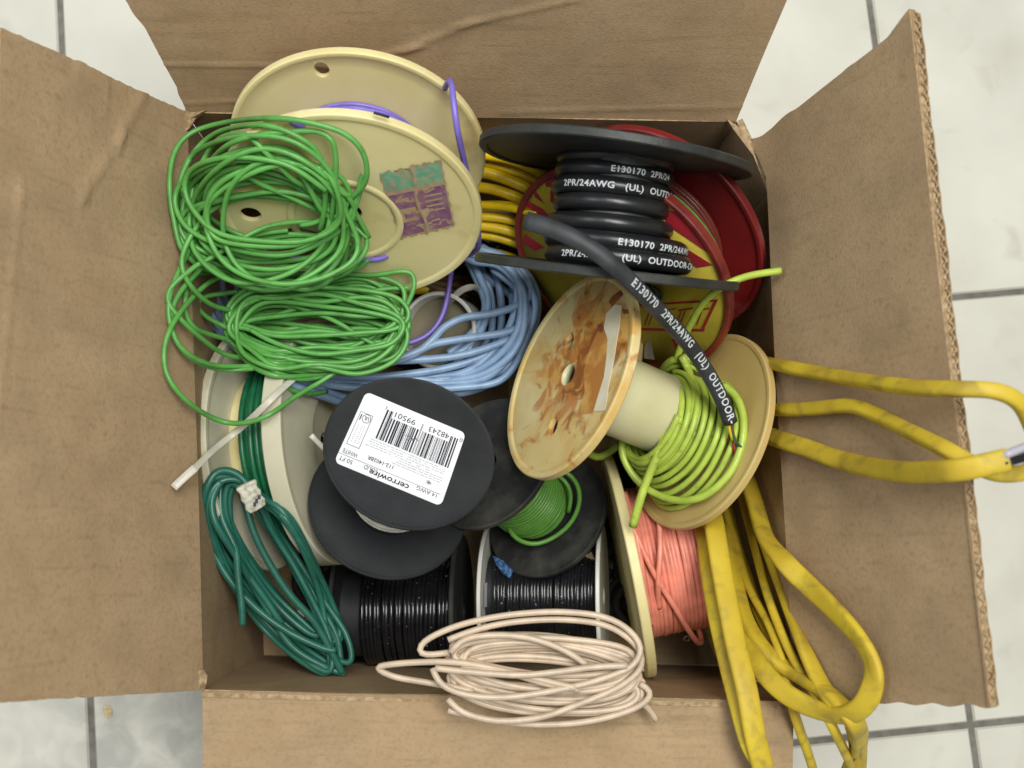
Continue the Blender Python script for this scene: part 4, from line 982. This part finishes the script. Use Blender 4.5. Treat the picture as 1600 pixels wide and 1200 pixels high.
rib(mb, [(1094, 780, 11), (1102, 860, 15.5), (1116, 950, 17.4), (1134, 1030, 18.6), (1152, 1100, 19.4), (1172, 1168, 20), (1204, 1215, 19.4), (1222, 1280, 15)], .0046, YH, ups=[(-.7, 0, .7), (-.3, 0, 1)])
rib(mb, [(1130, 780, 9), (1152, 850, 11.5), (1172, 920, 14), (1204, 980, 16.6), (1226, 1040, 18.6), (1240, 1110, 18.8), (1262, 1175, 17), (1282, 1240, 14)], .0044, YH, ups=[(.8, .2, .6), (.9, .3, .4)])
rib(mb, [(1150, 740, 9), (1178, 850, 13), (1204, 944, 16.4), (1240, 1030, 19), (1284, 1104, 20), (1316, 1166, 19), (1346, 1230, 16)], .0046, YH, ups=[(.9, 0, .5), (.9, .4, .3)])
rib(mb, [(1160, 740, 9), (1190, 840, 13), (1220, 920, 16), (1252, 1002, 18.6), (1290, 1080, 20), (1332, 1120, 19.6), (1344, 1160, 18.6), (1322, 1220, 16), (1310, 1280, 12)], .0050, YH, ups=[(.9, 0, .5), (.8, .4, .4), (.1, 0, 1), (0, 0, 1)])
rib(mb, [(1140, 820, 10), (1148, 900, 13.4), (1166, 970, 16), (1202, 1024, 18.2), (1254, 1060, 19.2), (1292, 1082, 19.4), (1322, 1112, 19), (1340, 1160, 17.6), (1338, 1220, 15)], .0048, .0034, ups=[(.5, .3, .8), (.2, .9, .6)])
rib(mb, [(1136, 790, 9), (1150, 850, 11), (1166, 900, 12.8), (1186, 956, 14.6), (1214, 1010, 16.6), (1244, 1050, 18)], .0044, .003, ups=[(.7, .2, .7)])
yc = mb.build('cable_coil', yellow_f); tag(yc, 'grimy yellow flat cable looping over the lower right corner of the box', 'cable')
mb = MB()
for (x, y, s, a) in ((1340, 1132, 3, .5), (1346, 1140, 3, .1), (1338, 1156, 4, .9), (1342, 1172, 4, .3), (1334, 1188, 4, .7)):
    q = P(x, y, 20.3 - (y - 1120) * .02); d = Vector((math.cos(a), math.sin(a), 0)) * .0011; e = Vector((-math.sin(a), math.cos(a), 0)) * .0004
    mb.add([q - d - e, q + d - e, q + d + e, q - d + e], [[0, 1, 2, 3]], 0, False)
mb.build('ink_mark', ink, yc)
# three runs leaving over the right flap
mb = MB()
rib(mb, [(1150, 560, 12), (1201, 567, 16.6), (1228, 573, 19.0), (1263, 580, 20), (1348, 595, 26.5), (1433, 606, 31.0), (1504, 608, 33.6), (1556, 611, 34.4), (1592, 628, 34.0), (1612, 664, 33), (1625, 705, 32.6), (1610, 735, 32.6), (1561, 741, 33.2), (1518, 724, 33.2), (1476, 701, 32.2), (1419, 673, 29.4), (1362, 645, 26.2), (1326, 634, 23.5), (1263, 639, 20), (1230, 640, 19.0), (1202, 640, 16.6), (1150, 640, 12)], .0036, .0030, ups=[(0, 0, 1)] * 2)
p3 = rib(mb, [(1150, 662, 12), (1200, 680, 16.6), (1228, 690, 19.0), (1263, 701, 19.4), (1320, 721, 24.4), (1405, 737, 30.0), (1490, 735, 34.2), (1540, 726, 35.0), (1574, 718, 35.2)], .0049, .0030, ups=[(0, -.1, 1)])
yr = mb.build('cable_run', yellow_f); tag(yr, 'yellow cable run out over the right flap with a stripped end', 'cable')
for pts, m_, r_ in (([(1568, 712, 35.4), (1585, 705, 35.4), (1625, 690, 35.0)], mat('grey_conductor', srgb(170, 166, 176), .4), .0019), ([(1568, 720, 35.1), (1590, 712, 35.1), (1630, 702, 34.6)], mat('copper_paper', srgb(110, 64, 50), .6), .0014), ([(1568, 724, 35.3), (1585, 720, 35.3), (1630, 706, 35)], black_wire, .0019)):
    mb = MB(); strand(mb, pts, r_); mb.build('conductor', m_, yr)

# ------------------------------------------------------------------ beige wire coil at the front
mb = MB(); PR = .0017
def ploops(cx, cy, rx, ry, z, turns, jc, jr, jz, rot=0, jrot=4):
    pts = []
    for t in range(turns):
        pts += ell(cx + rng.uniform(-jc, jc), cy + rng.uniform(-jc, jc), rx * (1 + rng.uniform(-jr, jr)), ry * (1 + rng.uniform(-jr * 1.6, jr * 1.6)), z + rng.uniform(-jz, jz), rot + rng.uniform(-jrot, jrot), 12)
    tube(mb, smooth(catmull(W(pts)), 8), PR, 8)
ploops(848, 1046, 150, 46, 19.9, 8, 5, .07, .4, 4)
ploops(846, 1042, 144, 34, 20.4, 6, 6, .06, .3, 3)
ploops(855, 1070, 152, 44, 19.8, 5, 4, .06, .3, 4)
ploops(850, 1028, 150, 30, 20.6, 3, 4, .05, .3, 5)
SP = lambda pts, z0, z1: strand(mb, pts, PR, z0, z1)
SP([(900, 1075), (840, 1061), (780, 1047), (730, 1037), (690, 1034), (630, 1036), (592, 1041), (589, 1045), (612, 1057), (678, 1068), (740, 1080)], 21.6, 20.4)
SP([(700, 1020), (655, 1024), (657, 1006), (705, 981), (780, 963), (870, 956), (945, 964), (984, 985), (1003, 1012), (990, 1040), (930, 1064), (850, 1082), (780, 1090), (720, 1084), (684, 1066), (676, 1044)], 21, 21.8)
SP([(700, 1000), (740, 985), (800, 972), (880, 968), (950, 978), (996, 1010), (1004, 1040), (970, 1072), (900, 1102), (840, 1122), (770, 1126), (716, 1110), (700, 1092)], 21.2, 20.8)
SP([(704, 1020), (720, 1000), (780, 992), (840, 1000), (890, 1020), (918, 1040)], 21.4, 21.2)
SP([(680, 1044), (735, 1050), (810, 1055), (870, 1050), (930, 1042), (980, 1040)], 21.8, 21.8)
SP([(720, 1046), (790, 1050), (850, 1068), (906, 1078)], 21.4, 21.4)
SP([(700, 1110), (800, 1130), (900, 1130), (980, 1112), (1012, 1094), (1020, 1080), (1000, 1068)], 20.2, 20.4)
SP([(990, 1090), (1008, 1100), (1018, 1112), (1026, 1126)], 20.0, 19.4)
o = mb.build('wire_coil', beige_w); tag(o, 'pale blush beige wire coil resting on the front edge of the box', 'wire coil')

# crumb on the tile
mb = MB(); q = P(168, 1112, .1)
V = [q + Vector((.0042 * math.cos(a) * random.uniform(.6, 1.2), .0050 * math.sin(a) * random.uniform(.6, 1.2), 0)) for a in np.linspace(0, 2 * math.pi, 10)[:-1]]
mb.add(V + [q + Vector((0, 0, .0016))] , [[i, (i + 1) % 9, 9] for i in range(9)], 0, False)
o = mb.build('crumb', mat('tan_crumb', srgb(224, 206, 160), .9, srgb(190, 168, 120), 500)); tag(o, 'small tan crumb on the floor tile left of the front flap', 'crumb')
